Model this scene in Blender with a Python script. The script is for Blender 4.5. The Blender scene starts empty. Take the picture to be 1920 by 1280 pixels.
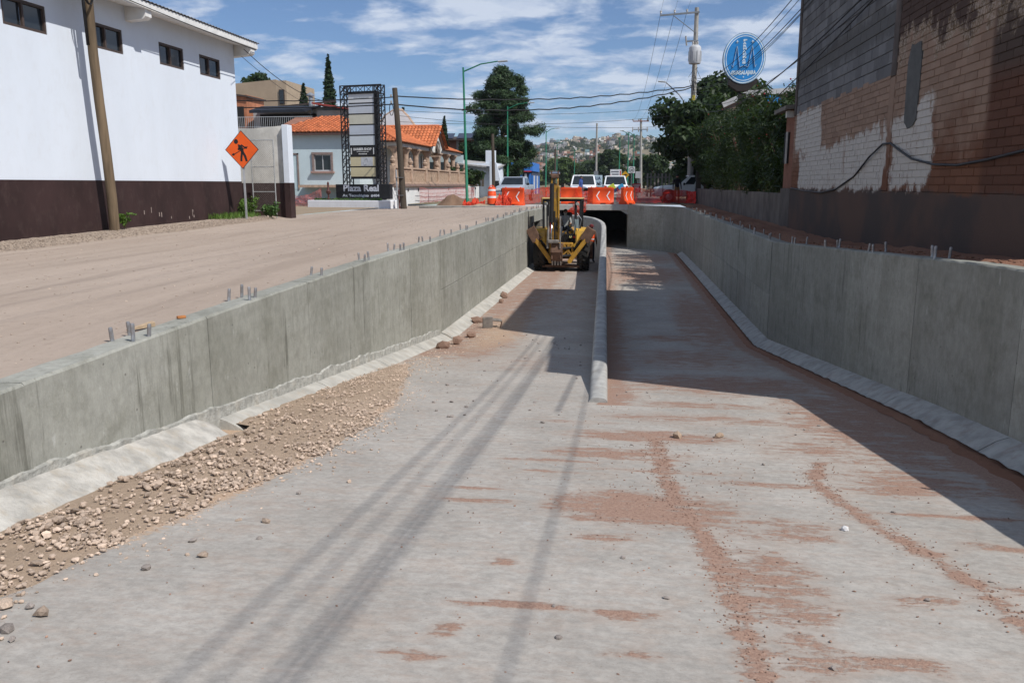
import bpy, bmesh, math, random
import numpy as np
from mathutils import Vector, Matrix, noise as mnoise
random.seed(7); rng = np.random.default_rng(11)
R_ = math.radians
S = bpy.context.scene
COL = S.collection

# ------------------------------------------------------------------ camera, sky, sun, exposure
FPX = 1536.0; PITCH = math.atan(294/FPX); YAW = math.atan(215*math.cos(PITCH)/FPX); EYE = 1.15
fh = Vector((-math.sin(YAW), math.cos(YAW), 0)); right = Vector((math.cos(YAW), math.sin(YAW), 0))
fwd = fh*math.cos(PITCH) - Vector((0, 0, math.sin(PITCH))); up = right.cross(fwd)
cam = bpy.data.objects.new('camera', bpy.data.cameras.new('camera')); COL.objects.link(cam)
cm = Matrix((right, up, -fwd)).transposed().to_4x4(); cm.translation = (0, 0, EYE)
cam.matrix_world = cm
cam.data.sensor_width = 36; cam.data.lens = FPX/1920*36; cam.data.clip_start = .05; cam.data.clip_end = 6000
S.camera = cam
SUN_EL = R_(50); SUNH = Vector((.857, -.515))
world = bpy.data.worlds.new('World'); S.world = world; world.use_nodes = True
def build_world():
    nt = world.node_tree; N = nt.nodes; L = nt.links; N.clear()
    out = N.new('ShaderNodeOutputWorld'); bg = N.new('ShaderNodeBackground'); bg.inputs[1].default_value = .066
    sky = N.new('ShaderNodeTexSky'); sky.sky_type = 'NISHITA'; sky.sun_disc = False
    sky.sun_elevation = SUN_EL; sky.sun_rotation = math.atan2(SUNH.x, SUNH.y)
    sky.air_density = 1.0; sky.dust_density = .25; sky.ozone_density = 1.6; sky.altitude = 1200
    tc = N.new('ShaderNodeTexCoord'); sep = N.new('ShaderNodeSeparateXYZ'); L.new(tc.outputs['Generated'], sep.inputs[0])
    def math_(op, a, b=None, clamp=False):
        n = N.new('ShaderNodeMath'); n.operation = op; n.use_clamp = clamp
        for i, v in enumerate((a, b)):
            if v is None: continue
            if isinstance(v, (int, float)): n.inputs[i].default_value = v
            else: L.new(v, n.inputs[i])
        return n.outputs[0]
    zc = math_('ADD', math_('MAXIMUM', sep.outputs[2], 0.0), .16)
    px = math_('DIVIDE', sep.outputs[0], zc); py = math_('DIVIDE', sep.outputs[1], zc)
    cmb = N.new('ShaderNodeCombineXYZ'); L.new(px, cmb.inputs[0]); L.new(py, cmb.inputs[1])
    def noise(scale, detail, rough, off, dist=0):
        mp = N.new('ShaderNodeMapping'); mp.inputs[1].default_value = off; L.new(cmb.outputs[0], mp.inputs[0])
        mp.inputs[3].default_value = (scale*1.0, scale*1.15, scale)
        n = N.new('ShaderNodeTexNoise'); n.inputs['Scale'].default_value = 1; n.inputs['Detail'].default_value = detail
        n.inputs['Roughness'].default_value = rough; n.inputs['Distortion'].default_value = dist
        L.new(mp.outputs[0], n.inputs['Vector']); return n.outputs[0]
    a = noise(1.5, 7, .60, (3.1, 1.7, 0), .15); b = noise(4.2, 6, .58, (7.7, 2.2, 1.0), .25)
    s = math_('ADD', math_('MULTIPLY', a, .58), math_('MULTIPLY', b, .42))
    rp = N.new('ShaderNodeValToRGB'); e = rp.color_ramp.elements
    e[0].position = .46; e[0].color = (0, 0, 0, 1); e[1].position = .565; e[1].color = (.82, .82, .82, 1)
    L.new(s, rp.inputs[0])
    shade = N.new('ShaderNodeValToRGB'); e = shade.color_ramp.elements
    e[0].position = .35; e[0].color = (6.0, 7.6, 10.8, 1); e[1].position = .61; e[1].color = (10.8, 11.8, 13.6, 1); L.new(b, shade.inputs[0])
    tint = N.new('ShaderNodeMixRGB'); tint.blend_type = 'MULTIPLY'; tint.inputs[0].default_value = 1
    tint.inputs[2].default_value = (.93, 1.15, 1.44, 1); L.new(sky.outputs[0], tint.inputs[1])
    veil = N.new('ShaderNodeMixRGB'); veil.inputs[0].default_value = .05; veil.inputs[2].default_value = (7.5, 8.6, 11, 1); L.new(tint.outputs[0], veil.inputs[1])
    mix = N.new('ShaderNodeMixRGB'); L.new(rp.outputs[0], mix.inputs[0]); L.new(veil.outputs[0], mix.inputs[1]); L.new(shade.outputs[0], mix.inputs[2])
    L.new(mix.outputs[0], bg.inputs[0]); L.new(bg.outputs[0], out.inputs[0])
build_world()
sun = bpy.data.objects.new('sun', bpy.data.lights.new('sun', 'SUN')); COL.objects.link(sun)
sun.data.energy = 4.6; sun.data.angle = R_(.53); sun.data.color = (1, .965, .92)
sd = Vector((SUNH.x*math.cos(SUN_EL), SUNH.y*math.cos(SUN_EL), math.sin(SUN_EL)))
sun.rotation_euler = sd.to_track_quat('Z', 'Y').to_euler(); sun.location = (20, -10, 30)
S.view_settings.view_transform = 'Standard'; S.view_settings.look = 'None'
S.view_settings.exposure = 0.0; S.view_settings.gamma = 1; S.view_settings.use_curve_mapping = False
S.render.resolution_x = 1024; S.render.resolution_y = 682
S.cycles.max_bounces = 6; S.cycles.diffuse_bounces = 2; S.cycles.transparent_max_bounces = 12

# ------------------------------------------------------------------ helpers: materials
def srgb(r, g, b):
    f = lambda c: ((c/255+.055)/1.055)**2.4 if c > 10 else c/255/12.92
    return (f(r), f(g), f(b))
class NT:
    """small wrapper that makes node wiring short"""
    def __init__(s, name):
        s.m = bpy.data.materials.new(name); s.m.use_nodes = True; s.t = s.m.node_tree; s.N = s.t.nodes; s.L = s.t.links
        s.b = s.N['Principled BSDF']
    def put(s, v, sock):
        if isinstance(v, (int, float)): sock.default_value = v
        elif isinstance(v, (tuple, list)):
            sock.default_value = (*v, 1) if len(v) == 3 and sock.type == 'RGBA' else v
        else: s.L.new(v, sock)
    def math(s, op, a, b=0.0, clamp=False):
        n = s.N.new('ShaderNodeMath'); n.operation = op; n.use_clamp = clamp; s.put(a, n.inputs[0]); s.put(b, n.inputs[1]); return n.outputs[0]
    def pos(s, kind='world'):
        if kind == 'world': return s.N.new('ShaderNodeNewGeometry').outputs['Position']
        return s.N.new('ShaderNodeTexCoord').outputs['Object']
    def noise(s, vec, scale=1, stretch=(1, 1, 1), detail=4, rough=.55, off=(0, 0, 0)):
        mp = s.N.new('ShaderNodeMapping'); s.L.new(vec, mp.inputs[0]); mp.inputs[3].default_value = [scale*k for k in stretch]; mp.inputs[1].default_value = off
        n = s.N.new('ShaderNodeTexNoise'); n.inputs['Scale'].default_value = 1; n.inputs['Detail'].default_value = detail; n.inputs['Roughness'].default_value = rough
        s.L.new(mp.outputs[0], n.inputs['Vector']); return n.outputs[0]
    def mix(s, f, a, b, mode='MIX'):
        n = s.N.new('ShaderNodeMixRGB'); n.blend_type = mode; s.put(f, n.inputs[0]); s.put(a, n.inputs[1]); s.put(b, n.inputs[2]); return n.outputs[0]
    def step(s, v, lo, hi):
        n = s.N.new('ShaderNodeMapRange'); n.interpolation_type = 'SMOOTHSTEP'; s.put(v, n.inputs[0]); s.put(lo, n.inputs[1]); s.put(hi, n.inputs[2]); return n.outputs[0]
    def bump(s, h, strength=.4, dist=.01):
        n = s.N.new('ShaderNodeBump'); n.inputs['Strength'].default_value = strength; n.inputs['Distance'].default_value = dist
        s.L.new(h, n.inputs['Height']); s.L.new(n.outputs[0], s.b.inputs['Normal'])
    def fin(s, col, rough=.8, spec=.3, metal=0):
        s.put(col, s.b.inputs['Base Color']); s.put(rough, s.b.inputs['Roughness']); s.b.inputs['Specular IOR Level'].default_value = spec; s.b.inputs['Metallic'].default_value = metal
        return s.m
MC = {}
def M(name, col, rough=.8, var=.14, scale=2.5, bump=0, bscale=40, metal=0, spec=.3, isl=0, rnd=0, dirt=0, dirtcol=(.30, .21, .15), stretch=(1, 1, 1), bdist=.01):
    if name in MC: return MC[name]
    n = NT(name); p = n.pos('obj')
    c1 = tuple(min(1, c*(1+var)) for c in col); c0 = tuple(c*(1-var) for c in col)
    nz = n.noise(p, scale, stretch, 5, .6)
    c = n.mix(n.step(nz, .3, .7), c0, c1)
    if isl:
        g = n.N.new('ShaderNodeNewGeometry'); c = n.mix(1, c, n.math('ADD', n.math('MULTIPLY', g.outputs['Random Per Island'], 2*isl), 1-isl), 'MULTIPLY')
    if rnd:
        o = n.N.new('ShaderNodeObjectInfo'); c = n.mix(1, c, n.math('ADD', n.math('MULTIPLY', o.outputs['Random'], 2*rnd), 1-rnd), 'MULTIPLY')
    if dirt:
        d = n.noise(p, 5.5, (1, 1, .6), 6, .7, (5, 3, 1)); c = n.mix(n.math('MULTIPLY', n.step(d, .48, .68), dirt), c, dirtcol)
    if bump: n.bump(n.noise(p, bscale, stretch, 5, .65), bump, bdist)
    MC[name] = n.fin(c, rough, spec, metal); return MC[name]
def leafmat(name, c0, c1, trans=.25):
    if name in MC: return MC[name]
    n = NT(name); g = n.N.new('ShaderNodeNewGeometry')
    big = n.noise(n.pos('obj'), .9, (1, 1, 1), 3)
    f = n.math('ADD', n.math('MULTIPLY', g.outputs['Random Per Island'], .6), n.math('MULTIPLY', n.step(big, .35, .65), .4))
    c = n.mix(f, c0, c1); n.fin(c, .55, .25)
    tr = n.N.new('ShaderNodeBsdfTranslucent'); n.L.new(n.mix(.5, c, (.12, .2, .02)), tr.inputs[0])
    mx = n.N.new('ShaderNodeMixShader'); mx.inputs[0].default_value = trans
    n.L.new(n.b.outputs[0], mx.inputs[1]); n.L.new(tr.outputs[0], mx.inputs[2]); n.L.new(mx.outputs[0], n.N['Material Output'].inputs[0])
    MC[name] = n.m; return n.m

# ------------------------------------------------------------------ helpers: meshes and objects
def tag(o, label=None, cat=None, group=None, kind=None):
    for k, v in (('label', label), ('category', cat), ('group', group), ('kind', kind)):
        if v: o[k] = v
    return o
INV = {}
def thing(name, label, cat, loc=(0, 0, 0), rotz=0, group=None, world=False):
    """an Empty at the base of a thing. world=True: its parts are given in world coordinates"""
    o = bpy.data.objects.new(name, None); COL.objects.link(o); o.location = loc; o.rotation_euler = (0, 0, rotz); o.empty_display_size = .2
    if world: INV[o.name] = (Matrix.Translation(loc) @ Matrix.Rotation(rotz, 4, 'Z')).inverted()
    return tag(o, label, cat, group)
def link(name, me, parent=None, mat=None):
    o = bpy.data.objects.new(name, me); COL.objects.link(o)
    if parent is not None:
        o.parent = parent
        if parent.name in INV: o.matrix_parent_inverse = INV[parent.name]
    return o
def rot(z=0, x=0, y=0):
    return Matrix.Rotation(z, 3, 'Z') @ Matrix.Rotation(y, 3, 'Y') @ Matrix.Rotation(x, 3, 'X')
class MB:
    def __init__(s): s.v = []; s.f = []; s.mi = []; s.cur = 0
    def add(s, vs, fs):
        b = len(s.v); s.v += [tuple(v) for v in vs]; s.f += [tuple(i+b for i in f) for f in fs]; s.mi += [s.cur]*len(fs); return s
    def hexa(s, p):   # 8 points: bottom ring then top ring, both counter-clockwise from above
        return s.add(p, [(3, 2, 1, 0), (4, 5, 6, 7), (0, 1, 5, 4), (1, 2, 6, 5), (2, 3, 7, 6), (3, 0, 4, 7)])
    def box(s, c, d, r=None, ch=0):
        x, y, z = (k/2 for k in d); c = Vector(c); ch = min(ch, .45*min(d))
        if ch <= 0:
            P = [(-x, -y, -z), (x, -y, -z), (x, y, -z), (-x, y, -z), (-x, -y, z), (x, -y, z), (x, y, z), (-x, y, z)]
            F = [(3, 2, 1, 0), (4, 5, 6, 7), (0, 1, 5, 4), (1, 2, 6, 5), (2, 3, 7, 6), (3, 0, 4, 7)]
        else:
            def ring(hx, hy, k): return [(-hx+k, -hy), (hx-k, -hy), (hx, -hy+k), (hx, hy-k), (hx-k, hy), (-hx+k, hy), (-hx, hy-k), (-hx, -hy+k)]
            P = []
            for zz, ins in ((-z, ch), (-z+ch, 0), (z-ch, 0), (z, ch)): P += [(a, b, zz) for a, b in ring(x-ins, y-ins, ch if not ins else ch*.6)]
            F = [tuple(range(7, -1, -1)), tuple(range(24, 32))]
            for k in range(3):
                for i in range(8): j = (i+1) % 8; F.append((k*8+i, k*8+j, k*8+8+j, k*8+8+i))
        if r is not None: P = [r @ Vector(p) for p in P]
        return s.add([Vector(p)+c for p in P], F)
    def bar(s, a, b, w, h=None, ch=0, roll=0):   # box beam between two points
        a = Vector(a); b = Vector(b); d = b-a; l = d.length; h = h or w
        q = d.to_track_quat('Z', 'Y').to_matrix() @ Matrix.Rotation(roll, 3, 'Z')
        return s.box((a+b)/2, (w, h, l), q, ch)
    def sweep(s, rings, cap=True, closed=True):
        n = len(rings[0]); P = [p for r in rings for p in r]; F = []
        for k in range(len(rings)-1):
            for i in range(n if closed else n-1):
                j = (i+1) % n; F.append((k*n+i, k*n+j, (k+1)*n+j, (k+1)*n+i))
        if cap and closed: F += [tuple(range(n-1, -1, -1)), tuple(range((len(rings)-1)*n, len(rings)*n))]
        return s.add(P, F)
    def tube(s, pts, r, n=8, cap=True):
        pts = [Vector(p) for p in pts]; rr = r if isinstance(r, (list, tuple)) else [r]*len(pts); rings = []
        t0 = (pts[1]-pts[0]).normalized(); x = t0.orthogonal().normalized()
        for i, p in enumerate(pts):
            t = (pts[min(i+1, len(pts)-1)]-pts[max(i-1, 0)]).normalized(); x = (x-t*x.dot(t)).normalized(); y = t.cross(x)
            rings.append([p+(x*math.cos(2*math.pi*k/n)+y*math.sin(2*math.pi*k/n))*rr[i] for k in range(n)])
        return s.sweep(rings, cap)
    def lathe(s, prof, n=16, c=(0, 0, 0), r=None, cap=True):
        rings = []
        for rad, z in prof:
            ring = [Vector((rad*math.cos(2*math.pi*k/n), rad*math.sin(2*math.pi*k/n), z)) for k in range(n)]
            rings.append([(r @ p if r else p)+Vector(c) for p in ring])
        return s.sweep(rings, cap)
    def prism(s, poly, axis, a, b, r=None, c=(0, 0, 0)):  # polygon extruded along axis from a to b
        def pt(u, v, w): return {'x': (w, u, v), 'y': (u, w, v), 'z': (u, v, w)}[axis]
        n = len(poly); P = [Vector(pt(u, v, a)) for u, v in poly]+[Vector(pt(u, v, b)) for u, v in poly]
        if r is not None: P = [r @ p for p in P]
        P = [p+Vector(c) for p in P]
        F = [tuple(range(n)), tuple(range(2*n-1, n-1, -1))]+[(i, i+n, (i+1) % n+n, (i+1) % n) for i in range(n)]
        return s.add(P, F)
    def ball(s, c, r, seg=10, rings=6):
        rx, ry, rz = (r, r, r) if isinstance(r, (int, float)) else r
        P = []; 
        for i in range(rings+1):
            t = math.pi*i/rings
            P.append([Vector(c)+Vector((rx*max(.001, math.sin(t))*math.cos(2*math.pi*k/seg), ry*max(.001, math.sin(t))*math.sin(2*math.pi*k/seg), -rz*math.cos(t))) for k in range(seg)])
        return s.sweep(P)
    def mesh(s, name, mats, smooth=False):
        me = bpy.data.meshes.new(name); me.from_pydata(s.v, [], s.f)
        if not isinstance(mats, (list, tuple)): mats = [mats]
        for m in mats: me.materials.append(m)
        if len(mats) > 1: me.polygons.foreach_set('material_index', s.mi)
        bm = bmesh.new(); bm.from_mesh(me); bmesh.ops.recalc_face_normals(bm, faces=bm.faces); bm.to_mesh(me); bm.free()
        if smooth: me.shade_smooth(); 
        if smooth == 'auto':
            try: me.set_sharp_from_angle(angle=R_(38))
            except Exception: pass
        me.update(); return me
    def obj(s, name, mat, parent=None, label=None, cat=None, group=None, kind=None, smooth=False):
        return tag(link(name, s.mesh(name, mat, smooth), parent), label, cat, group, kind)
def copy_tree(o, parent=None):
    c = o.copy(); COL.objects.link(c)
    if parent is not None: c.parent = parent
    for ch in list(o.children): copy_tree(ch, c)
    return c
def fnoise(x, y, z=0, oct=3):
    return mnoise.fractal(Vector((x, y, z)), 1.0, 2.0, oct)
def lerp(x, xs, ys): return float(np.interp(x, xs, ys))
def quads(name, mat, C, U, V, parent=None):
    """many small faces: centres C, half vectors U and V (numpy n x 3)"""
    n = len(C); P = np.empty((n, 4, 3), np.float32)
    P[:, 0] = C-U-V; P[:, 1] = C+U-V*.6; P[:, 2] = C+U*.7+V; P[:, 3] = C-U*.9+V*.8
    me = bpy.data.meshes.new(name); me.vertices.add(4*n); me.loops.add(4*n); me.polygons.add(n)
    me.vertices.foreach_set('co', P.ravel()); me.loops.foreach_set('vertex_index', np.arange(4*n, dtype=np.int32))
    me.polygons.foreach_set('loop_start', np.arange(0, 4*n, 4, dtype=np.int32)); me.polygons.foreach_set('loop_total', np.full(n, 4, np.int32))
    me.materials.append(mat); me.update(calc_edges=True); return me
def rand_dirs(n):
    d = rng.normal(size=(n, 3)); return d/np.linalg.norm(d, axis=1)[:, None]
def leaf_cloud(blobs, n, size, aspect=.5, droop=0, shell=.55, upbias=.35):
    """leaf centres spread through lumpy blobs (cx,cy,cz,rx,ry,rz); denser near each blob's skin"""
    w = np.array([b[3]*b[4]*b[5] for b in blobs])**.7; cnt = rng.multinomial(n, w/w.sum()); C = []; D = []
    for b, k in zip(blobs, cnt):
        d = rand_dirs(k); r = (shell+(1-shell)*rng.random(k)**.6)[:, None]*(1+.12*rng.normal(size=(k, 1)))
        C.append(np.array(b[:3])+d*r*np.array(b[3:6])); D.append(d)
    C = np.concatenate(C); D = np.concatenate(D)
    nrm = D+rng.normal(size=D.shape)*.7+np.array([0, 0, upbias]); nrm /= np.linalg.norm(nrm, axis=1)[:, None]
    u = np.cross(nrm, rand_dirs(len(C))); u /= np.linalg.norm(u, axis=1)[:, None]+1e-9; v = np.cross(nrm, u)
    sz = size*(.6+.8*rng.random(len(C)))[:, None]
    return C, u*sz*aspect, v*sz-np.array([0, 0, droop])*sz
def text(body, size, mat, parent, origin, rmat, ext=.004, width=None, name='lettering', bold=0, align='LEFT', spacing=1.0, world_height=None, shear=0):
    cu = bpy.data.curves.new('t', 'FONT'); cu.body = body; cu.size = size; cu.extrude = ext; cu.offset = bold; cu.align_x = align; cu.space_character = spacing; cu.shear = shear; cu.resolution_u = 3
    o = bpy.data.objects.new('t', cu); COL.objects.link(o); dg = bpy.context.evaluated_depsgraph_get(); dg.update()
    me = bpy.data.meshes.new_from_object(o.evaluated_get(dg)); bpy.data.objects.remove(o)
    co = np.array([v.co[:] for v in me.vertices])
    if len(co) == 0: return None
    sx = width/(co[:, 0].max()-co[:, 0].min()) if width else 1
    sy = world_height/(co[:, 1].max()-co[:, 1].min()) if world_height else 1
    M4 = Matrix.Translation(origin) @ rmat.to_4x4() @ Matrix.Diagonal((sx, sy, 1, 1))
    me.transform(M4); me.materials.clear(); me.materials.append(mat)
    return link(name, me, parent)
FACE_CAM = Matrix(((1, 0, 0), (0, 0, -1), (0, 1, 0)))     # text plane upright, read from -Y
# ------------------------------------------------------------------ heights of the place
def zf(Y): return lerp(Y, [-8, 17, 32, 48, 75], [.264, -2.1235, -2.25, -2.45, -2.7])       # channel floor
def ztl(Y): return lerp(Y, [-8, 0, 4.5, 8, 12, 17, 28, 32, 45, 60], [-.35, -.24, -.13, -.05, 0, .01, .09, .13, .02, 0])   # left wall top
def ztr(Y): return lerp(Y, [-8, 0, 6.6, 8.7, 10.7, 14.8, 17, 35, 60], [.56, .54, .46, .39, .30, .12, .03, 0, 0])           # right wall top
def xr(Y): return lerp(Y, [-8, 9, 17, 43], [3.5, 3.42, 2.95, 2.9])
XL = -3.88
def xdiv(Y): return -.03-.0253*Y
def zleft(X, Y):      # the dirt street on the left
    a = ztl(Y)-.012; b = lerp(Y, [-8, 15, 26, 35, 44, 60], [-.2, -.14, -.03, -.05, -.12, -.05]); t = min(1, max(0, (XL-.2-X)/9)); t = t*t*(3-2*t)
    return a*(1-t)+b*t
def hill(X, Y):
    if Y < 420: return 0
    t = min(1, (Y-420)/1030.); base = 88*t*t*(3-2*t)
    bumps = 14*fnoise(X*.006+3.2, Y*.006, 1)*t + 5*fnoise(X*.03, Y*.03, 5)*t
    sky = lerp(X/max(Y, 1), [-.4, -.2, -.11, -.085, -.06, -.045, -.02, 0, .03, .06, .3], [.75, .8, .86, .95, 1.02, .97, 1.0, 1.02, .96, .9, .85])
    return (base*sky+bumps)*.79-max(0, Y-1450)*.05
STRUCT = 'structure'

# ---- materials of the ground
def mat_floor():
    n = NT('channel_concrete'); p = n.pos()
    at = n.N.new('ShaderNodeAttribute'); at.attribute_name = 'dirt'; dirt = at.outputs['Fac']
    at2 = n.N.new('ShaderNodeAttribute'); at2.attribute_name = 'sand'; sand = at2.outputs['Fac']
    blot = n.noise(p, .9, (1, 1, 1), 6, .6); broom = n.noise(p, 1, (1.2, 14, 14), 4, .6); fine = n.noise(p, 60, (1, 1, 1), 3, .7)
    c = n.mix(n.step(blot, .3, .72), (.325, .302, .270), (.41, .383, .345))
    c = n.mix(n.math('MULTIPLY', n.step(broom, .45, .66), .20), c, (.29, .272, .245))
    white = n.noise(p, 2.6, (1, .8, 1), 7, .75, (9, 4, 0)); c = n.mix(n.math('MULTIPLY', n.step(white, .60, .70), .35), c, (.52, .52, .51))
    grime = n.noise(p, 3.5, (.8, 1, 1), 6, .7, (2, 7, 3)); c = n.mix(n.math('MULTIPLY', n.step(grime, .50, .68), .34), c, (.355, .285, .23)); dk = n.noise(p, 1.7, (1, .6, 1), 7, .7, (8, 1, 6)); c = n.mix(n.math('MULTIPLY', n.step(dk, .50, .70), .42), c, (.265, .25, .225)); yy = n.N.new('ShaderNodeSeparateXYZ'); n.L.new(p, yy.inputs[0]); jt = n.math('ABSOLUTE', n.math('SUBTRACT', n.math('FRACT', n.math('ADD', n.math('DIVIDE', yy.outputs[1], 4.9), n.math('MULTIPLY', blot, .006))), .47)); c = n.mix(n.math('MULTIPLY', n.step(jt, .0022, .0008), .5), c, (.17, .155, .135))
    mot = n.noise(p, 14, (1, 1.4, 1), 6, .8, (3, 3, 3)); c = n.mix(1, c, n.math('ADD', .82, n.math('MULTIPLY', n.step(mot, .3, .7), .34)), 'MULTIPLY'); sp_ = n.noise(p, 70, (1, 1, 1), 2, .6, (1, 8, 3)); c = n.mix(n.math('MULTIPLY', n.step(sp_, .66, .72), .45), c, (.20, .16, .13))
    dn = n.noise(p, 1, (2.6, 11, 9), 7, .72, (1, 5, 2)); dn2 = n.noise(p, 22, (1, 1.6, 1), 4, .7)
    f = n.math('ADD', dirt, n.math('ADD', n.math('MULTIPLY', n.math('SUBTRACT', dn, .5), 1.7), n.math('ADD', n.math('MULTIPLY', n.math('SUBTRACT', dn2, .5), .7), n.math('MULTIPLY', n.math('SUBTRACT', n.noise(p, 3.2, (1, 1.3, 1), 6, .75, (6, 6, 2)), .5), 1.3))))
    fac = n.math('MULTIPLY', n.step(f, .40, .66), .95); film = n.math('MULTIPLY', n.step(f, -.15, .55), .42)
    grain = n.noise(p, 45, (1, 1, 1), 3, .8)
    red = n.mix(n.step(grain, .3, .7), (.245, .148, .108), (.365, .24, .18))
    c = n.mix(film, c, (.355, .27, .215)); c = n.mix(fac, c, red)
    sf = n.step(n.math('ADD', sand, n.math('MULTIPLY', n.math('SUBTRACT', dn2, .5), .9)), .35, .65)
    c = n.mix(sf, c, n.mix(n.step(grain, .3, .7), (.36, .25, .17), (.50, .37, .26)))
    h = n.math('ADD', n.math('MULTIPLY', fac, n.math('MULTIPLY', grain, 1.2)), n.math('ADD', n.math('MULTIPLY', broom, .35), n.math('MULTIPLY', fine, .22)))
    n.bump(h, .55, .012)
    return n.fin(c, .88, .2)
def mat_wallc(name, c0, c1, stain):
    n = NT(name); p = n.pos()
    v = n.noise(p, 1, (1.7, 1.7, .30), 7, .68); b = n.noise(p, .55, (1, 1, 1.2), 5, .6, (4, 1, 0)); fine = n.noise(p, 28, (1, 1, .5), 5, .7); form = n.noise(p, 1, (.7, .7, 7), 3, .5)
    ob = n.N.new('ShaderNodeObjectInfo').outputs['Random']
    c = n.mix(n.step(b, .3, .7), c0, c1)
    c = n.mix(n.math('MULTIPLY', n.step(v, .48, .70), .5), c, stain)
    c = n.mix(n.math('MULTIPLY', n.step(b, .62, .50), .0), c, (.5, .5, .47))
    c = n.mix(n.math('MULTIPLY', n.step(form, .5, .62), .04), c, (.6, .6, .56))
    drip = n.noise(p, 1, (9, 9, .55), 6, .7, (6, 2, 1)); gate = n.step(n.noise(p, .8, (1, 1, 1), 3, .5, (2, 9, 4)), .45, .62); c = n.mix(n.math('MULTIPLY', n.math('MULTIPLY', n.step(drip, .52, .66), gate), .75), c, tuple(k*.66 for k in stain))
    blotch = n.noise(p, 2.3, (1, 1, 1), 7, .72, (1, 3, 7)); c = n.mix(n.math('MULTIPLY', n.step(blotch, .50, .66), .5), c, stain)
    pale = n.noise(p, 7, (1, 1, .35), 6, .75, (3, 8, 2)); c = n.mix(n.math('MULTIPLY', n.step(pale, .62, .70), .35), c, (.56, .56, .53))
    c = n.mix(1, c, n.math('ADD', .9, n.math('MULTIPLY', ob, .2)), 'MULTIPLY')
    mot = n.noise(p, 11, (1, 1, .7), 6, .8, (9, 3, 3)); c = n.mix(1, c, n.math('ADD', .86, n.math('MULTIPLY', n.step(mot, .3, .7), .28)), 'MULTIPLY')
    vo = n.N.new('ShaderNodeTexVoronoi'); vo.inputs['Scale'].default_value = 5.5; n.L.new(p, vo.inputs['Vector'])
    pits = n.step(vo.outputs['Distance'], .085, .045); c = n.mix(n.math('MULTIPLY', pits, .6), c, (.10, .095, .085))
    n.bump(n.math('ADD', n.math('SUBTRACT', fine, n.math('MULTIPLY', pits, .9)), n.math('MULTIPLY', v, .4)), .4, .008)
    return n.fin(c, .85, .25)
def mat_earth(name, c0, c1, scale=1.0, bump=.6, stones=True):
    n = NT(name); p = n.pos()
    a = n.noise(p, .35*scale, (1, .45, 1), 7, .62); g = n.noise(p, 9*scale, (1, .7, 1), 6, .7); f = n.noise(p, 55*scale, (1, 1, 1), 3, .8)
    c = n.mix(n.step(a, .3, .7), c0, c1); c = n.mix(n.math('MULTIPLY', n.step(g, .5, .72), .35), c, tuple(k*.62 for k in c0)); c = n.mix(n.math('MULTIPLY', n.step(f, .62, .72), .35), c, tuple(min(1, k*1.35) for k in c1))
    tr = n.noise(p, 1, (2.2, .12, 1), 5, .6, (1, 2, 3)); c = n.mix(n.math('MULTIPLY', n.step(tr, .5, .66), .42), c, tuple(k*.76 for k in c0)); c = n.mix(n.math('MULTIPLY', n.step(tr, .46, .34), .22), c, tuple(min(1, k*1.14) for k in c1))
    n.bump(n.math('ADD', n.math('MULTIPLY', g, .7), n.math('MULTIPLY', f, .35)), bump, .03)
    return n.fin(c, .95, .1)
M_FLOOR = mat_floor()
M_WALL = mat_wallc('wall_concrete', (.250, .248, .212), (.315, .312, .275), (.185, .182, .148))
M_WALL_R = M_WALL
M_CURB = M('curb_concrete', (.40, .385, .345), .9, .18, 3, .5, 25, dirt=.5, dirtcol=(.36, .30, .23))
M_DIRT = mat_earth('beige_dirt', (.335, .268, .216), (.395, .322, .265))
M_RED = mat_earth('red_dirt', (.20, .10, .065), (.30, .165, .11), 1.4, .9)
M_TERRAIN = mat_earth('terrain_earth', (.26, .20, .14), (.34, .27, .19), .05, .2)
M_ROAD = M('street_asphalt', (.16, .145, .13), .9, .2, 1.2, .3, 60, dirt=.6, dirtcol=(.30, .24, .18))

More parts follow.
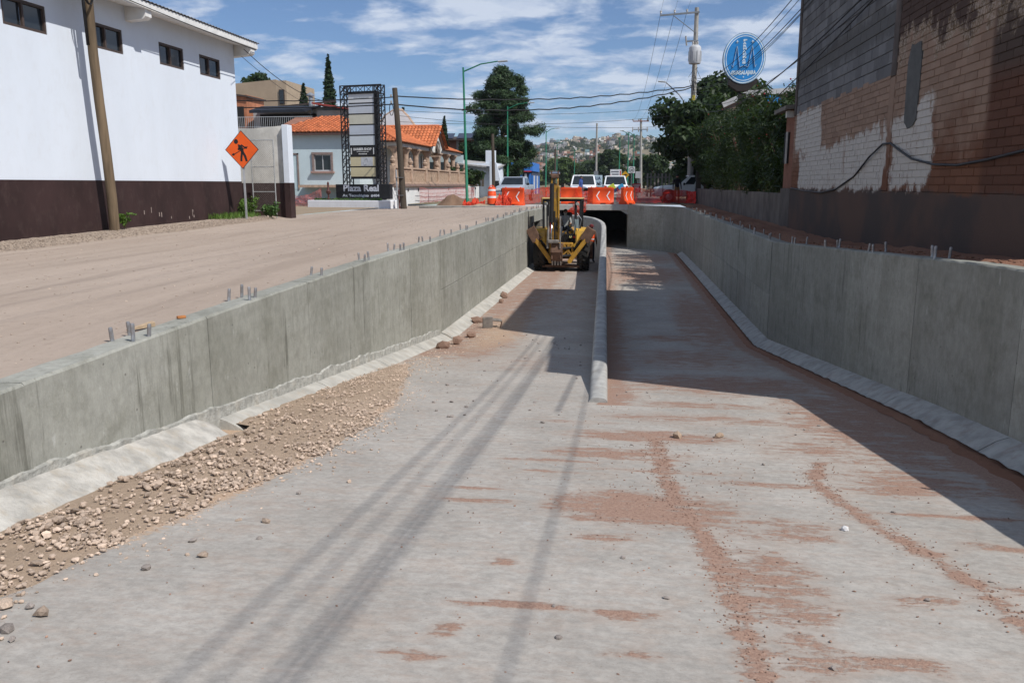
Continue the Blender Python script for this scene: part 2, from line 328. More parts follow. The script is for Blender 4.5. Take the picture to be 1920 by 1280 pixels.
# ---- channel floor with dirt masks in an attribute
def build_floor():
    ys = np.concatenate([np.arange(-6, 2, .4), np.arange(2, 13, .07), np.arange(13, 21, .12), np.arange(21, 50, .3), [50, 60, 72]])
    xs = np.arange(-3.95, 3.56, .07); X, Y = np.meshgrid(xs, ys); Z = np.interp(Y, [-8, 17, 32, 48, 75], [.264, -2.1235, -2.25, -2.45, -2.7])
    lo = np.array([[fnoise(x*.8, y*.5, 2) for x in xs] for y in ys]); Z = Z+.006*lo
    def seg(pts, r, amp):
        d = np.full(X.shape, 9.); 
        for (x0, y0), (x1, y1) in zip(pts[:-1], pts[1:]):
            dx, dy = x1-x0, y1-y0; t = np.clip(((X-x0)*dx+(Y-y0)*dy)/(dx*dx+dy*dy+1e-9), 0, 1); d = np.minimum(d, np.hypot(X-x0-t*dx, Y-y0-t*dy))
        return amp*np.clip(1-d/r, 0, 1)**.85
    def ell(cx, cy, rx, ry, amp): return amp*np.clip(1-((X-cx)/rx)**2-((Y-cy)/ry)**2, 0, 1)**.5
    D = np.full(X.shape, -.25)+.16*lo
    add = []
    add.append(seg([(.34, 7.6), (.36, 6.1), (.44, 5.3), (.545, 4.6), (.57, 3.9), (.585, 3.4), (.58, 2.6)], .125, .92))
    add.append(seg([(1.68, 6.9), (1.50, 6.3), (1.53, 5.85), (1.63, 5.2), (1.81, 4.6), (1.88, 4.1), (1.92, 3.5), (1.95, 2.7)], .115, .86))
    add.append(ell(.15, 5.3, .75, .5, .76)); add.append(ell(.95, 5.0, .5, .3, .55)); add.append(ell(.8, 4.1, .33, .7, .62)); add.append(ell(.8, 3.3, .3, .35, .5))
    for cx, cy, rx in [(-.95, 5.33, .34), (-1.0, 5.64, .28), (-.45, 3.62, .42), (.02, 3.6, .3), (-.85, 3.05, .2), (-.75, 3.3, .1), (-.62, 4.2, .1), (.1, 3.2, .16), (-.05, 4.68, .3), (.3, 6.35, .7), (1.2, 6.1, .8), (2.1, 6.1, .8), (2.2, 5.5, .7), (2.4, 4.9, .5), (2.3, 4.2, .5), (2.2, 3.6, .4), (1.2, 3.3, .3), (1.5, 4.0, .25), (-.5, 6.2, .35), (-.6, 6.55, .5)]:
        add.append(ell(cx, cy, rx, .075, .72))
    add.append(ell(.3, 7.7, 1.0, .33, .72)); add.append(ell(0, 6.9, .75, .26, .70)); add.append(ell(-.4, 8.3, .5, .15, .5)); add.append(ell(.8, 9.6, 1.1, .28, .58)); add.append(ell(2.0, 7.4, .9, .8, .50)); add.append(ell(2.5, 8.8, .9, 2.8, .68)); add.append(ell(1.4, 11.4, 1.7, 1.2, .70)); add.append(ell(1.2, 14.5, 1.5, 1.9, .56)); add.append(ell(1.9, 21, .8, 6.5, .66)); add.append(ell(.9, 8.7, 1.3, .35, .55)); add.append(ell(2.3, 6.3, .8, .5, .6)); add.append(ell(1.0, 17.8, 1.2, .5, .6)); add.append(ell(.6, 32, 2.4, 4.5, .7)); add.append(ell(.9, 40, 2.2, 4, .6))
    xd = -.03-.0253*Y; add.append(np.where((Y > 9.4), 1.0*np.clip(1-(X-xd)/.75, 0, 1)**.8*(X > xd), 0))
    XRT = np.interp(Y, [-8, 9, 17, 43], [3.2, 3.12, 2.65, 2.6]); add.append(1.15*np.clip(1-np.abs(X-XRT+.12)/.34, 0, 1)**.7)
    add.append(np.where(X < xd, .62*np.clip((Y-11.5)/3, 0, 1)*np.clip((-1.6-X)/.9, 0, 1), 0)); add.append(np.where(X < xd, .36*np.clip((Y-16)/6, 0, 1), 0)); add.append(ell(-2.6, 25, 1.3, 6, .55)); add.append(ell(-1.6, 13.5, 1.3, 1.6, .32))
    for a in add: D = np.maximum(D, a)
    XO = np.interp(Y, [-6, 3.3, 4.4, 5.5, 6.5, 7.7, 9.0, 10.5, 13.5], [-3.05, -2.95, -2.78, -2.62, -2.5, -2.5, -2.62, -2.9, -3.5])+.12*lo
    SA = np.clip((XO+.22-X)/.5, -.3, 1.0)*np.interp(Y, [7, 13], [1, .55])+.15*lo; SA = np.maximum(SA, ell(-2.75, 18, .8, 5, .55)); SA = np.where(X > -1.6, -1, SA)
    ny, nx = X.shape; V = np.stack([X, Y, Z], -1).reshape(-1, 3)
    F = [(j*nx+i, j*nx+i+1, (j+1)*nx+i+1, (j+1)*nx+i) for j in range(ny-1) for i in range(nx-1)]
    me = bpy.data.meshes.new('channel_floor'); me.from_pydata(V.tolist(), [], F)
    for nm, arr in (('dirt', D), ('sand', SA)):
        a = me.attributes.new(nm, 'FLOAT', 'POINT'); a.data.foreach_set('value', arr.ravel().astype(np.float32))
    me.materials.append(M_FLOOR); me.shade_smooth()
    tag(link('channel_floor', me), kind=STRUCT)
build_floor()
def sheet(name, xs, ys, zfun, mat, kind=STRUCT):
    V = [(x, y, zfun(x, y)) for y in ys for x in xs]; nx = len(xs)
    F = [(j*nx+i, j*nx+i+1, (j+1)*nx+i+1, (j+1)*nx+i) for j in range(len(ys)-1) for i in range(nx-1)]
    me = bpy.data.meshes.new(name); me.from_pydata(V, [], F); me.materials.append(mat); me.shade_smooth()
    return tag(link(name, me), kind=kind)
def zroad(x, y):
    rut = .018*math.sin((x+.4*math.sin(y*.12))*4.2)*fnoise(x*.3, y*.08, 4)+.02*fnoise(x*.9, y*.35, 1)+.008*fnoise(x*4, y*4, 3)
    edge = min(1, (XL-.25-x)/.6); return zleft(x, y)+rut*max(0, edge)-.004+(.10*max(0, min(1, (-12.05-x)/.7)) if y < 30 else 0)
sheet('dirt_street', list(np.arange(-13.0, -4.0, .16))+[-4.03], list(np.arange(-8, 48.4, .22))+[48.4], zroad, M_DIRT)
sheet('dirt_strip', list(np.linspace(0, 1, 10)), list(np.arange(-8, 49.6, .25)), lambda t, y: ztr(y)-.02+.035*fnoise(t*3, y*2, 8)+.06*t, M_RED)
o = bpy.data.objects['dirt_strip']
for v in o.data.vertices: x0 = xr(v.co.y)+.22; v.co.x = x0+v.co.x*(4.24-x0)
sheet('terrain', [-900, -300, -120, -60, -30, -13.0], [-80, -30, 0, 20, 35, 48.4], lambda x, y: zleft(-13, y)+.02, M_TERRAIN)
sheet('terrain', [4.2, 10, 30, 100, 300, 900], [-80, -30, 0, 9, 20, 35, 48.4], lambda x, y: ztr(y)*.5, M_TERRAIN)
sheet('terrain', list(np.linspace(-700, 700, 111)), [48.4, 60, 90, 150, 250, 330, 420]+list(np.arange(440, 1700, 22)), lambda x, y: hill(x, y) if y > 48.5 else .0, mat_earth('hillside_earth', (.15, .14, .09), (.27, .20, .135), .012, .1))
sheet('street', [-9.2, -6, -3, 0, 3.0], [49.2, 60, 80, 120, 200, 400], lambda x, y: .012, M_ROAD)

# ------------------------------------------------------------------ channel walls
def strip_rings(prof, ys, jit=0, seed=0):
    out = []
    for y in ys:
        out.append([(x+jit*.5*fnoise(y*9+seed, i*3.1, 1), y, z+jit*fnoise(y*8+seed, i*5.7, 2)) for i, (x, z) in enumerate(prof(y))])
    return out
BOLT = MB().lathe([(.017, -.06), (.017, .1), (.013, .112)], 8).mesh('anchor_bolt', M('galvanised_bolt', (.33, .34, .35), .5, .25, 20, metal=.7, dirt=.5), 'auto')
HOLE = None
def bolts(parent, xf, zfun, y0, y1, step, seed):
    rr = random.Random(seed); y = y0
    while y < y1:
        for dx, dy in ((-.1, -.09), (.1, -.11), (-.08, .12), (.1, .1)):
            if rr.random() < .12: continue
            o = link('anchor_bolt', BOLT, parent); o.location = (xf(y)+dx+rr.uniform(-.02, .02), y+dy+rr.uniform(-.03, .03), zfun(y)+rr.uniform(-.01, .03)); o.rotation_euler = (rr.uniform(-.12, .12), rr.uniform(-.12, .12), 0)
        y += step*rr.uniform(.96, 1.04)
M_DARKJ = M('joint_shadow_gap', (.14, .135, .12), .95)
def retaining_wall(name, label, loc, side, xface, ztop, y_start, y_end, panel, two_tier_from, opening=None, seed=1):
    t = thing(name, label, 'retaining wall', loc, world=True)
    # core behind the panels, then each cast panel as its own piece
    rr = random.Random(seed); y = y_start
    core = strip_rings(lambda q: [(xface(q)+side*.03, zf(q)-.4), (xface(q)+side*.24, zf(q)-.4), (xface(q)+side*.24, ztop(q)-.03), (xface(q)+side*.03, ztop(q)-.03)], np.arange(y_start, y_end+.01, .5))
    if opening is None: MB().sweep(core).obj('wall_core', M_DARKJ, t)
    else:
        for a, b in ((y_start, opening[0]), (opening[1], y_end)):
            MB().sweep(strip_rings(lambda q: [(xface(q)+side*.03, zf(q)-.4), (xface(q)+side*.24, zf(q)-.4), (xface(q)+side*.24, ztop(q)-.03), (xface(q)+side*.03, ztop(q)-.03)], np.linspace(a, b, 40))).obj('wall_core', M_DARKJ, t)
    while y < y_end-.2:
        y2 = min(y+panel*rr.uniform(.98, 1.02), y_end)
        off = rr.uniform(-.006, .006)
        tiers = [(-.3, None)] if y < two_tier_from else [(-.3, .5), (.5, None)]
        if opening and y < opening[1] and y2 > opening[0]: tiers = [(.78, None)]
        for k, (lo, hi) in enumerate(tiers):
            o2 = off+k*.004
            def prof(q):
                b = zf(q); tp = ztop(q); h = tp-b
                z0 = b+lo if lo < 0 else b+lo*h+.003; z1 = tp if hi is None else b+hi*h-.003; xf = xface(q)
                return [(xf-side*o2, z0), (xf-side*o2, z1-.02), (xf+side*.018, z1), (xf+side*.25, z1-.006), (xf+side*.25, z0)]
            ys = np.arange(y+.004, y2-.004, .16); ys = list(ys[:-1])+[y2-.004]
            MB().sweep(strip_rings(prof, ys, .007, seed+y)).obj('wall_panel', M_WALL, t)
        y = y2
    return t
wl = retaining_wall('retaining_wall', 'long pale concrete channel wall lit by the sun beside the beige dirt street', (XL-.12, 17, -2.2), -1, lambda q: XL, ztl, -4.95, 48.3, 2.44, 16.9, (35.4, 37.9), 3)
wr = retaining_wall('retaining_wall', 'shaded grey concrete channel wall below the block building', (3.1, 17, -2.2), 1, xr, ztr, -4.6, 42.9, 2.44, 16.9, None, 8)
# wing wall that turns towards the culvert mouth
WG = [(2.9, 42.9), (2.62, 44.0), (2.0, 45.4), (1.0, 47.0), (.1, 48.3)]
for a, b in zip(WG[:-1], WG[1:]):
    a = Vector((*a, 0)); b = Vector((*b, 0)); d = (b-a).normalized(); n = Vector((d.y, -d.x, 0))*.25
    zl0 = zf(a.y)-.3; MB().hexa([(a.x, a.y, zl0), (a+n)[:2]+(zl0,), (b+n)[:2]+(zl0,), (b.x, b.y, zl0), (a.x, a.y, ztr(a.y)), (a+n)[:2]+(ztr(a.y),), (b+n)[:2]+(ztr(b.y),), (b.x, b.y, ztr(b.y))]).obj('wing_panel', M_WALL, wr)
bolts(wl, lambda q: XL-.15, ztl, 2.1, 40, 2.03, 4)
bolts(wr, lambda q: xr(q)+.14, ztr, 3.6, 40, 2.03, 9)
# side culvert mouth in the left wall
m = MB(); 
for c, d in (((-5.2, 36.65, -.32), (2.2, 2.9, .12)), ((-5.2, 35.3, -1.4), (2.2, .2, 2.2)), ((-5.2, 38.0, -1.4), (2.2, .2, 2.2)), ((-6.35, 36.65, -1.4), (.12, 2.9, 2.2)), ((-5.2, 36.65, -2.34), (2.2, 2.9, .1))): m.box(c, d)
m.obj('side_culvert', M_WALL, wl)
# rough ledge at the foot of the near left wall, and the sloped concrete fillets on both sides
def ledge(q): h = .12+.05*fnoise(q*.9, 1, 4)+.02*fnoise(q*5, 3, 4); return [(XL-.02, zf(q)), (XL+.028, zf(q)), (XL+.026, zf(q)+.10+h), (XL-.02, zf(q)+.115+h)]
MB().sweep(strip_rings(ledge, np.arange(-4.5, 16.8, .05), .014, 2)).obj('rough_footing', M('raw_concrete', (.37, .365, .33), .95, .25, 12, .8, 35, dirt=.5, dirtcol=(.44, .40, .33), bdist=.02), wl)
def fillet(name, parent, ys, x0, sgn, h, w, jit, mat, endround=0):
    y1 = ys[-1]
    def prof(q):
        k = 1.0 if not endround else max(.05, min(1, (y1-q)/endround))**.5
        kk = k*(1+.25*jit*8*fnoise(q*1.1, 3, 1))
        return [(x0(q)-sgn*.02, zf(q)-.05), (x0(q)-sgn*.02, zf(q)+h*kk), (x0(q)+sgn*w*.35*kk, zf(q)+h*kk*.72), (x0(q)+sgn*w*.75*kk, zf(q)+h*.3*kk), (x0(q)+sgn*w*kk, zf(q)+.004), (x0(q)+sgn*w*kk, zf(q)-.05)]
    MB().sweep(strip_rings(prof, ys, jit*.35, x0(0)*7)).obj(name, mat, parent, smooth='auto')
lx = lambda q: XL+.02
fillet('footing_fillet', wl, list(np.arange(-4.5, 7.15, .07)), lx, 1, .20, .34, .03, M('pale_mortar', (.43, .41, .37), .92, .25, 5, .8, 22, dirt=.7, dirtcol=(.42, .37, .30), bdist=.02), .35)
for a, b in ((7.2, 9.7), (9.72, 12.2), (12.22, 14.6), (14.62, 17)): fillet('footing_fillet', wl, list(np.linspace(a, b, 22)), lx, 1, .12, .24, .012, M_CURB)
for a, b in ((17.02, 22), (22.02, 27), (27.02, 32), (32.02, 35.3), (38, 45)): fillet('footing_fillet', wl, list(np.linspace(a, b, 16)), lx, 1, .15, .27, .006, M_CURB)
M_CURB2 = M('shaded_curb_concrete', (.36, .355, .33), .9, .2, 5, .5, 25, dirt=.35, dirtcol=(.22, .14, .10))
rx = lambda q: xr(q)-.02
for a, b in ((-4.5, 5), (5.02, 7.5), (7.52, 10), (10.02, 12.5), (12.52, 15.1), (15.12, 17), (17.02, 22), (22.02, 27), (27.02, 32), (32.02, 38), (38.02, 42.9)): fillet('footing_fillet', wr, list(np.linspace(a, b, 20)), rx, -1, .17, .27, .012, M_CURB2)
# ridge of red mud along the right fillet's toe
ys = np.arange(-3, 43, .09)
MB().sweep([[(xr(q)-.30+.05*fnoise(q*2, 0, 1), q, zf(q)+.012), (xr(q)-.27, q, zf(q)+.035+.02*fnoise(q*5, 1, 1)), (xr(q)-.34+.03*fnoise(q*4, 2, 2), q, zf(q)+.03+.02*fnoise(q*6, 3, 1)), (xr(q)-.43-.06*fnoise(q*3, 5, 2), q, zf(q)+.002)] for q in ys], closed=False).obj('mud_ridge', M_RED, None, 'dark red mud line along the foot of the shaded channel wall', 'mud', kind='stuff', smooth=True)
# median divider with rounded top, emerging from the floor and curving left at its far end
def divider():
    t = thing('divider_wall', 'narrow concrete divider with rounded top running down the middle of the channel', 'divider wall', (-.3, 9.8, -1.44), world=True)
    pts = [(xdiv(y), y) for y in np.arange(9.55, 37.6, .5)]+[(-1.0, 38.0), (-1.08, 38.8), (-1.25, 39.7), (-1.55, 40.7), (-2.05, 41.8), (-2.75, 42.9), (-3.85, 44.2)]
    zt = lambda y: lerp(y, [9.55, 10.1, 12, 20, 30, 37, 39, 41, 45], [-1.44, -1.40, -1.36, -1.22, -.98, -.80, -.55, -.42, -.36])
    w = .115; rings = []
    for i, (x, y) in enumerate(pts):
        a = Vector((*pts[max(0, i-1)], 0)); b = Vector((*pts[min(len(pts)-1, i+1)], 0)); d = (b-a).normalized(); n = Vector((d.y, -d.x, 0)); c = Vector((x, y, 0)); h = zt(y); rr = []
        for k in range(9):
            an = math.pi*k/8; rr.append(c+n*(w*math.copysign(abs(math.cos(an))**.7, math.cos(an)))+Vector((0, 0, max(h-w*.7, zf(y)-.02)+w*.7*math.sin(an)**.8)))
        rr = [c+n*(w*1.04)+Vector((0, 0, zf(y)-.2))]+rr+[c-n*(w*1.04)+Vector((0, 0, zf(y)-.2))]
        rings.append(rr)
    cuts = [0, 6, 16, 26, 36, 46, len(rings)-1]
    for a, b in zip(cuts[:-1], cuts[1:]):
        MB().sweep(rings[a:b+1]).obj('divider_section', M('divider_concrete', (.36, .355, .335), .85, .18, 5, .5, 30, dirt=.4, dirtcol=(.27, .22, .18)), t, smooth='auto')
divider()
# culvert mouth under the street
def culvert():
    t = thing('box_culvert', 'low concrete box culvert with dark mouth under the street', 'culvert', (-2, 48.6, -2.45), world=True)
    Mc = M('culvert_concrete', (.40, .39, .36), .85, .12, 2, .3, 30)
    MB().box((-2.0, 48.62, -.155), (4.4, .62, .33), None, .02).obj('lintel', Mc, t)
    MB().box((-2.0, 60, -.27), (4.2, 22, .12)).obj('ceiling', Mc, t)
    MB().hexa([(.1, 48.32, -2.6), (.4, 48.32, -2.6), (.4, 71, -2.8), (.0, 71, -2.8), (.1, 48.32, -.2), (.4, 48.32, -.2), (.4, 71, -.2), (.0, 71, -.2)]).obj('side_wall', Mc, t)
    MB().box((-4.25, 60, -1.4), (.3, 22, 2.9)).obj('side_wall', Mc, t)
    MB().prism([(.14, -.60), (.14, -.3), (-.35, -.3)], 'y', 48.36, 70).obj('haunch', Mc, t)
    MB().box((-2, 71, -1.4), (5, .2, 3)).obj('added_end_wall', M('tunnel_end_darkness', (.1, .1, .1)), t)  # added wall closing the tunnel end, coloured dark so the mouth stays dark
culvert()
# ------------------------------------------------------------------ stones
M_STONE = M('rubble_stone', (.40, .31, .24), .95, .2, 6, .5, 30, rnd=.3, isl=.3, dirt=.4, dirtcol=(.33, .25, .185))
M_STONE_G = M('grey_stone', (.27, .235, .21), .95, .2, 6, .5, 30, rnd=.25)
def stone_mb(m, c, r, rr, flat=.65):
    # irregular rock: jittered icosahedron flattened on one side
    t = (1+5**.5)/2; V = [(-1, t, 0), (1, t, 0), (-1, -t, 0), (1, -t, 0), (0, -1, t), (0, 1, t), (0, -1, -t), (0, 1, -t), (t, 0, -1), (t, 0, 1), (-t, 0, -1), (-t, 0, 1)]
    F = [(0, 11, 5), (0, 5, 1), (0, 1, 7), (0, 7, 10), (0, 10, 11), (1, 5, 9), (5, 11, 4), (11, 10, 2), (10, 7, 6), (7, 1, 8), (3, 9, 4), (3, 4, 2), (3, 2, 6), (3, 6, 8), (3, 8, 9), (4, 9, 5), (2, 4, 11), (6, 2, 10), (8, 6, 7), (9, 8, 1)]
    q = Matrix.Rotation(rr.uniform(0, 6.28), 3, 'Z') @ Matrix.Rotation(rr.uniform(-.5, .5), 3, 'X'); sx, sy, sz = rr.uniform(.75, 1.3), rr.uniform(.6, 1.0), flat*rr.uniform(.6, 1.15)
    P = []
    for v in V:
        v = Vector(v)/1.9*rr.uniform(.72, 1.2); v = q @ Vector((v.x*sx, v.y*sy, v.z*sz)); P.append(Vector(c)+v*r)
    m.add(P, F)
rs = random.Random(5)
STM = []
for k in range(14):
    m = MB(); stone_mb(m, (0, 0, .25), 1, rs, .62); STM.append(m.mesh('stone', M_STONE if k < 10 else M_STONE_G))
def xout(y): return lerp(y, [-6, 3.3, 4.4, 5.5, 6.5, 7.7, 9.0, 10.5, 13], [-3.05, -2.95, -2.78, -2.62, -2.5, -2.5, -2.62, -2.9, -3.4])+.12*fnoise(y*1.1, 4, 4)
def mound(x, y):   # height of the rubble heap over the floor
    if y > 12.5: return 0
    o = xout(y); t = (o-x)/max(.2, o+3.45); 
    if t <= 0: return 0
    return (.008+.07*math.sin(min(1, t*1.1)*math.pi*.5)**1.2*lerp(y, [2, 5, 9, 12.5], [.9, 1, .8, .1]))*(1+.35*fnoise(x*3, y*3, 7)) 
ys = np.arange(-3, 12.6, .09); us = np.linspace(0, 1, 16); V = []; nx = len(us)
for y in ys:
    a = XL+.16 if y > 7.2 else XL+.35
    for u in us: x = a+(xout(y)+.03-a)*u; V.append((x, y, zf(y)+mound(x, y)*min(1, (y+3.2))-.012))
F = [(j*nx+i, j*nx+i+1, (j+1)*nx+i+1, (j+1)*nx+i) for j in range(len(ys)-1) for i in range(nx-1)]
me = bpy.data.meshes.new('rubble_heap'); me.from_pydata(V, [], F); me.materials.append(mat_earth('rubble_fines', (.36, .27, .195), (.46, .355, .265), 1.6, 1.0)); me.shade_smooth()
tag(link('rubble_heap', me), 'long low heap of crumbly beige soil along the foot of the sunlit channel wall', 'soil heap', kind='stuff')
m = MB(); big = []
for k in range(24000):
    y = 1.2+11.3*rs.random()**.85; o = xout(y); a = XL+(.2 if y > 7.2 else .40)
    x = o+abs(rs.gauss(0, .16)) if rs.random() < .10 else (o+.02-abs(rs.gauss(0, .5))*abs(o-a) if rs.random() < .6 else rs.uniform(a, o))
    if x < a: continue
    r = .003+.022*rs.random()**4.2
    if x > o: r *= .7
    if y > 7.5: r *= lerp(y, [7.5, 12], [.95, .5])
    if fnoise(x*1.8, y*1.8, 6) < .02 and rs.random() < .7: continue
    if mound(x, y) > .06 and rs.random() < .5: r *= 1.25
    big.append((r, x, y))
big.sort(reverse=True)
for i, (r, x, y) in enumerate(big):
    z = zf(y)+mound(x, y)
    if i < 240 and y > 2.2:
        o = link('stone', rs.choice(STM[:10])); o.location = (x, y, z+.02*r/.03*.3); o.scale = (r*1.1,)*3; o.rotation_euler = (rs.uniform(-.5, .5), rs.uniform(-.5, .5), rs.uniform(0, 6.28))
        tag(o, 'broken beige stone lying on the soil heap beside the sunlit channel wall', 'stone', 'stones of the rubble heap')
    else: stone_mb(m, (x, y, z+r*.3), r, rs)
for k in range(2600):      # thin spill that carries on along the wall foot
    y = 8.5+11*rs.random()**1.3; x = -3.55+abs(rs.gauss(0, .38)); r = .004+.016*rs.random()**4
    if x < -2.2: stone_mb(m, (x, y, zf(y)+r*.3), r, rs)
m.obj('rubble_chips', M_STONE, None, 'small broken beige stones mixed through the soil heap', 'rubble', kind='stuff')
SL = [((.54, 7.7), .052, 'flat tan rock on the red dirt past the end of the divider'), ((.95, 7.8), .055, 'rounded tan rock standing alone on the sunlit floor beside the flat tan rock'), ((1.41, 5.07), .034, 'white stone lying on bare grey floor')]
for (x, y), r, lab in SL:
    mm = MB(); stone_mb(mm, (0, 0, 0), 1, rs, .8); c = (.36, .265, .19) if 'tan' in lab else (.62, .61, .6)
    o = mm.obj('stone', M('stone_'+lab[:9].replace(' ', '_'), c, .95, .2, 6, .4), None, lab, 'stone'); o.location = (x, y, zf(y)+r*.4); o.scale = (r,)*3
def loose(x, y, r, lab, grp, grey=False):
    o = link('stone', rs.choice(STM[10:] if grey else STM[:10])); o.location = (x, y, zf(y)+r*.12); o.scale = (r,)*3; o.rotation_euler = (0, 0, rs.uniform(0, 6.28)); tag(o, lab, 'stone', grp)
for x, y, r in [(-2.19, 4.59, .05), (-2.28, 3.98, .055), (-2.46, 4.19, .045), (-2.24, 5.23, .05), (-2.48, 3.75, .045), (-2.62, 3.15, .07), (-2.73, 3.21, .05), (-2.85, 3.2, .075), (-2.57, 2.9, .04), (-2.66, 2.98, .05), (-2.38, 4.6, .03), (-2.1, 4.3, .03), (-2.0, 5.6, .035)]:
    loose(x, y, r*.66, 'loose stone on clean grey floor beside the soil heap', 'loose stones by the soil heap', rs.random() < .3)
for k in range(34): loose(rs.uniform(-.6, 2.4), rs.uniform(3.1, 10.5), rs.uniform(.007, .022), 'small dark pebble on the red dirt tracks of the right lane', 'pebbles in the right lane', True)
for k in range(60): loose(rs.uniform(-2.6, -.6), rs.uniform(6.5, 18), rs.uniform(.010, .03), 'small dark pebble on the sunlit left lane', 'pebbles in the left lane', True)
m = MB()
for k in range(2400):
    w = rs.random()
    if w < .3: y = rs.uniform(2.8, 7.6); x = lerp(y, [2.6, 3.4, 3.9, 4.6, 5.3, 6.1, 7.6], [.58, .585, .57, .545, .44, .36, .34])+rs.gauss(0, .07)
    elif w < .5: y = rs.uniform(2.8, 6.9); x = lerp(y, [2.7, 4.1, 4.6, 5.2, 5.85, 6.3, 6.9], [1.95, 1.88, 1.81, 1.63, 1.53, 1.5, 1.68])+rs.gauss(0, .08)
    elif w < .7: x, y = rs.gauss(.4, .6), rs.gauss(6.0, 1.4)
    else: x, y = rs.uniform(-2.8, 2.6), rs.uniform(2.6, 16)
    if y > 9.3 and abs(x-xdiv(y)) < .15: continue
    stone_mb(m, (x, y, zf(y)+.003), rs.uniform(.003, .008), rs)
m.obj('grit', M('red_grit', (.27, .17, .125), .95, .2, 5, isl=.3), None, 'fine red grit scattered over the channel floor', 'grit', kind='stuff')
# chunks of debris at the foot of the left wall
for x, y, r, lab in [(-3.33, 16.0, .14, 'dark broken clod at the wall foot, lowest of the debris row'), (-3.29, 17.3, .12, 'reddish clod at the wall foot below the concrete offcut'), (-3.42, 15.1, .13, 'brown clod lying in the dust at the wall foot'), (-3.56, 24.1, .14, 'round brown clod on the fillet above the broken concrete'), (-3.48, 23.0, .10, 'small brown clod beside the round one at the fillet'), (-3.5, 19.3, .13, 'jagged grey clod leaning on the fillet')]:
    mm = MB(); stone_mb(mm, (0, 0, 0), 1, rs, .8); o = mm.obj('clod', M('clod_earth', (.24, .155, .115), .95, .2, 8, .6, 20), None, lab, 'clod'); o.location = (x, y, zf(y)+r*.35+.02); o.scale = (r,)*3
t = thing('concrete_offcut', 'broken square concrete offcut on edge at the foot of the sunlit wall', 'concrete offcut', (-3.13, 18.6, zf(18.6)), .25)
MB().box((0, 0, .13), (.24, .05, .26), rot(.1, .08), .012).obj('face_slab', M('offcut_concrete', (.2, .18, .16), .95, .25, 6, .6, 30), t)
MB().box((.19, .1, .17), (.30, .22, .04), rot(0, 0, .12), .01).obj('top_slab', MC['offcut_concrete'], t)
MB().bar((.3, .0, .0), (.34, .05, .16), .02).obj('wire_stub', M('rusty_wire', (.16, .09, .06)), t)
# timber wedge and brick left on the left wall's coping
o = MB().hexa([(-.22, -.03, 0), (.22, -.04, 0), (.24, .05, 0), (-.22, .02, 0), (-.22, -.03, .012), (.22, -.04, .06), (.24, .05, .07), (-.22, .02, .015)]).obj('timber_wedge', M('raw_timber', (.42, .31, .20), .9, .25, 10, .4, 60, stretch=(1, 8, 8)), None, 'thin tan timber wedge lying on top of the sunlit wall', 'timber'); o.location = (XL-.3, 6.55, ztl(6.5)); o.rotation_euler = (0, 0, 1.25); o.scale = (.62, .62, .62)
o = MB().box((0, 0, .02), (.13, .06, .04), None, .006).obj('brick_piece', M('brick_piece_clay', (.42, .17, .06), .9, .2, 8, .4), None, 'piece of orange brick beside the timber wedge on the wall', 'brick'); o.location = (XL-.2, 7.05, ztl(7)); o.rotation_euler = (0, 0, .9); o.scale = (.6, .6, .6)
# gravel strip at the foot of the white building
ys = np.arange(6, 27.2, .14); us = np.linspace(0, 1, 9); V = []; nx = len(us)
for y in ys:
    for u in us: x = -13.05+u*1.1; V.append((x, y, zleft(x, y)+.02+(.11*math.sin(math.pi*min(1, (1-u)*.75+.02)) if u < 1 else -.05)+.03*fnoise(x*5, y*5, 2)))
F = [(j*nx+i, j*nx+i+1, (j+1)*nx+i+1, (j+1)*nx+i) for j in range(len(ys)-1) for i in range(nx-1)]
me = bpy.data.meshes.new('gravel_strip'); me.from_pydata(V, [], F); me.materials.append(mat_earth('gravel_fines', (.29, .23, .18), (.36, .29, .23), 2, 1)); me.shade_smooth()
tag(link('gravel_strip', me), 'bank of gravel along the foot of the white building', 'gravel', kind='stuff')
m = MB()
for k in range(6500):
    y = rs.uniform(9, 27); u = rs.random(); x = -13.0+u*1.2; stone_mb(m, (x, y, zleft(x, y)+.03+.10*math.sin(math.pi*max(0, min(1, (1-u)*.75)))), rs.uniform(.006, .022), rs)
for k in range(2600):
    y = 2+rs.random()**1.6*38; x = rs.uniform(-12.5, -4.2); stone_mb(m, (x, y, zroad(x, y)), rs.uniform(.006, .02), rs)
m.obj('gravel_stones', M('gravel_stone', (.33, .265, .21), .95, .2, 5, isl=.3), None, 'loose gravel stones along the white building and over the dirt street', 'gravel', kind='stuff')
m = MB()
for k in range(900):
    y = 1+rs.random()**1.5*40; x = rs.uniform(xr(y)+.25, 4.1); stone_mb(m, (x, y, ztr(y)+.01), rs.uniform(.008, .026), rs)
m.obj('strip_clods', M_RED, None, 'clods of red earth on the strip below the block building', 'earth clods', kind='stuff')
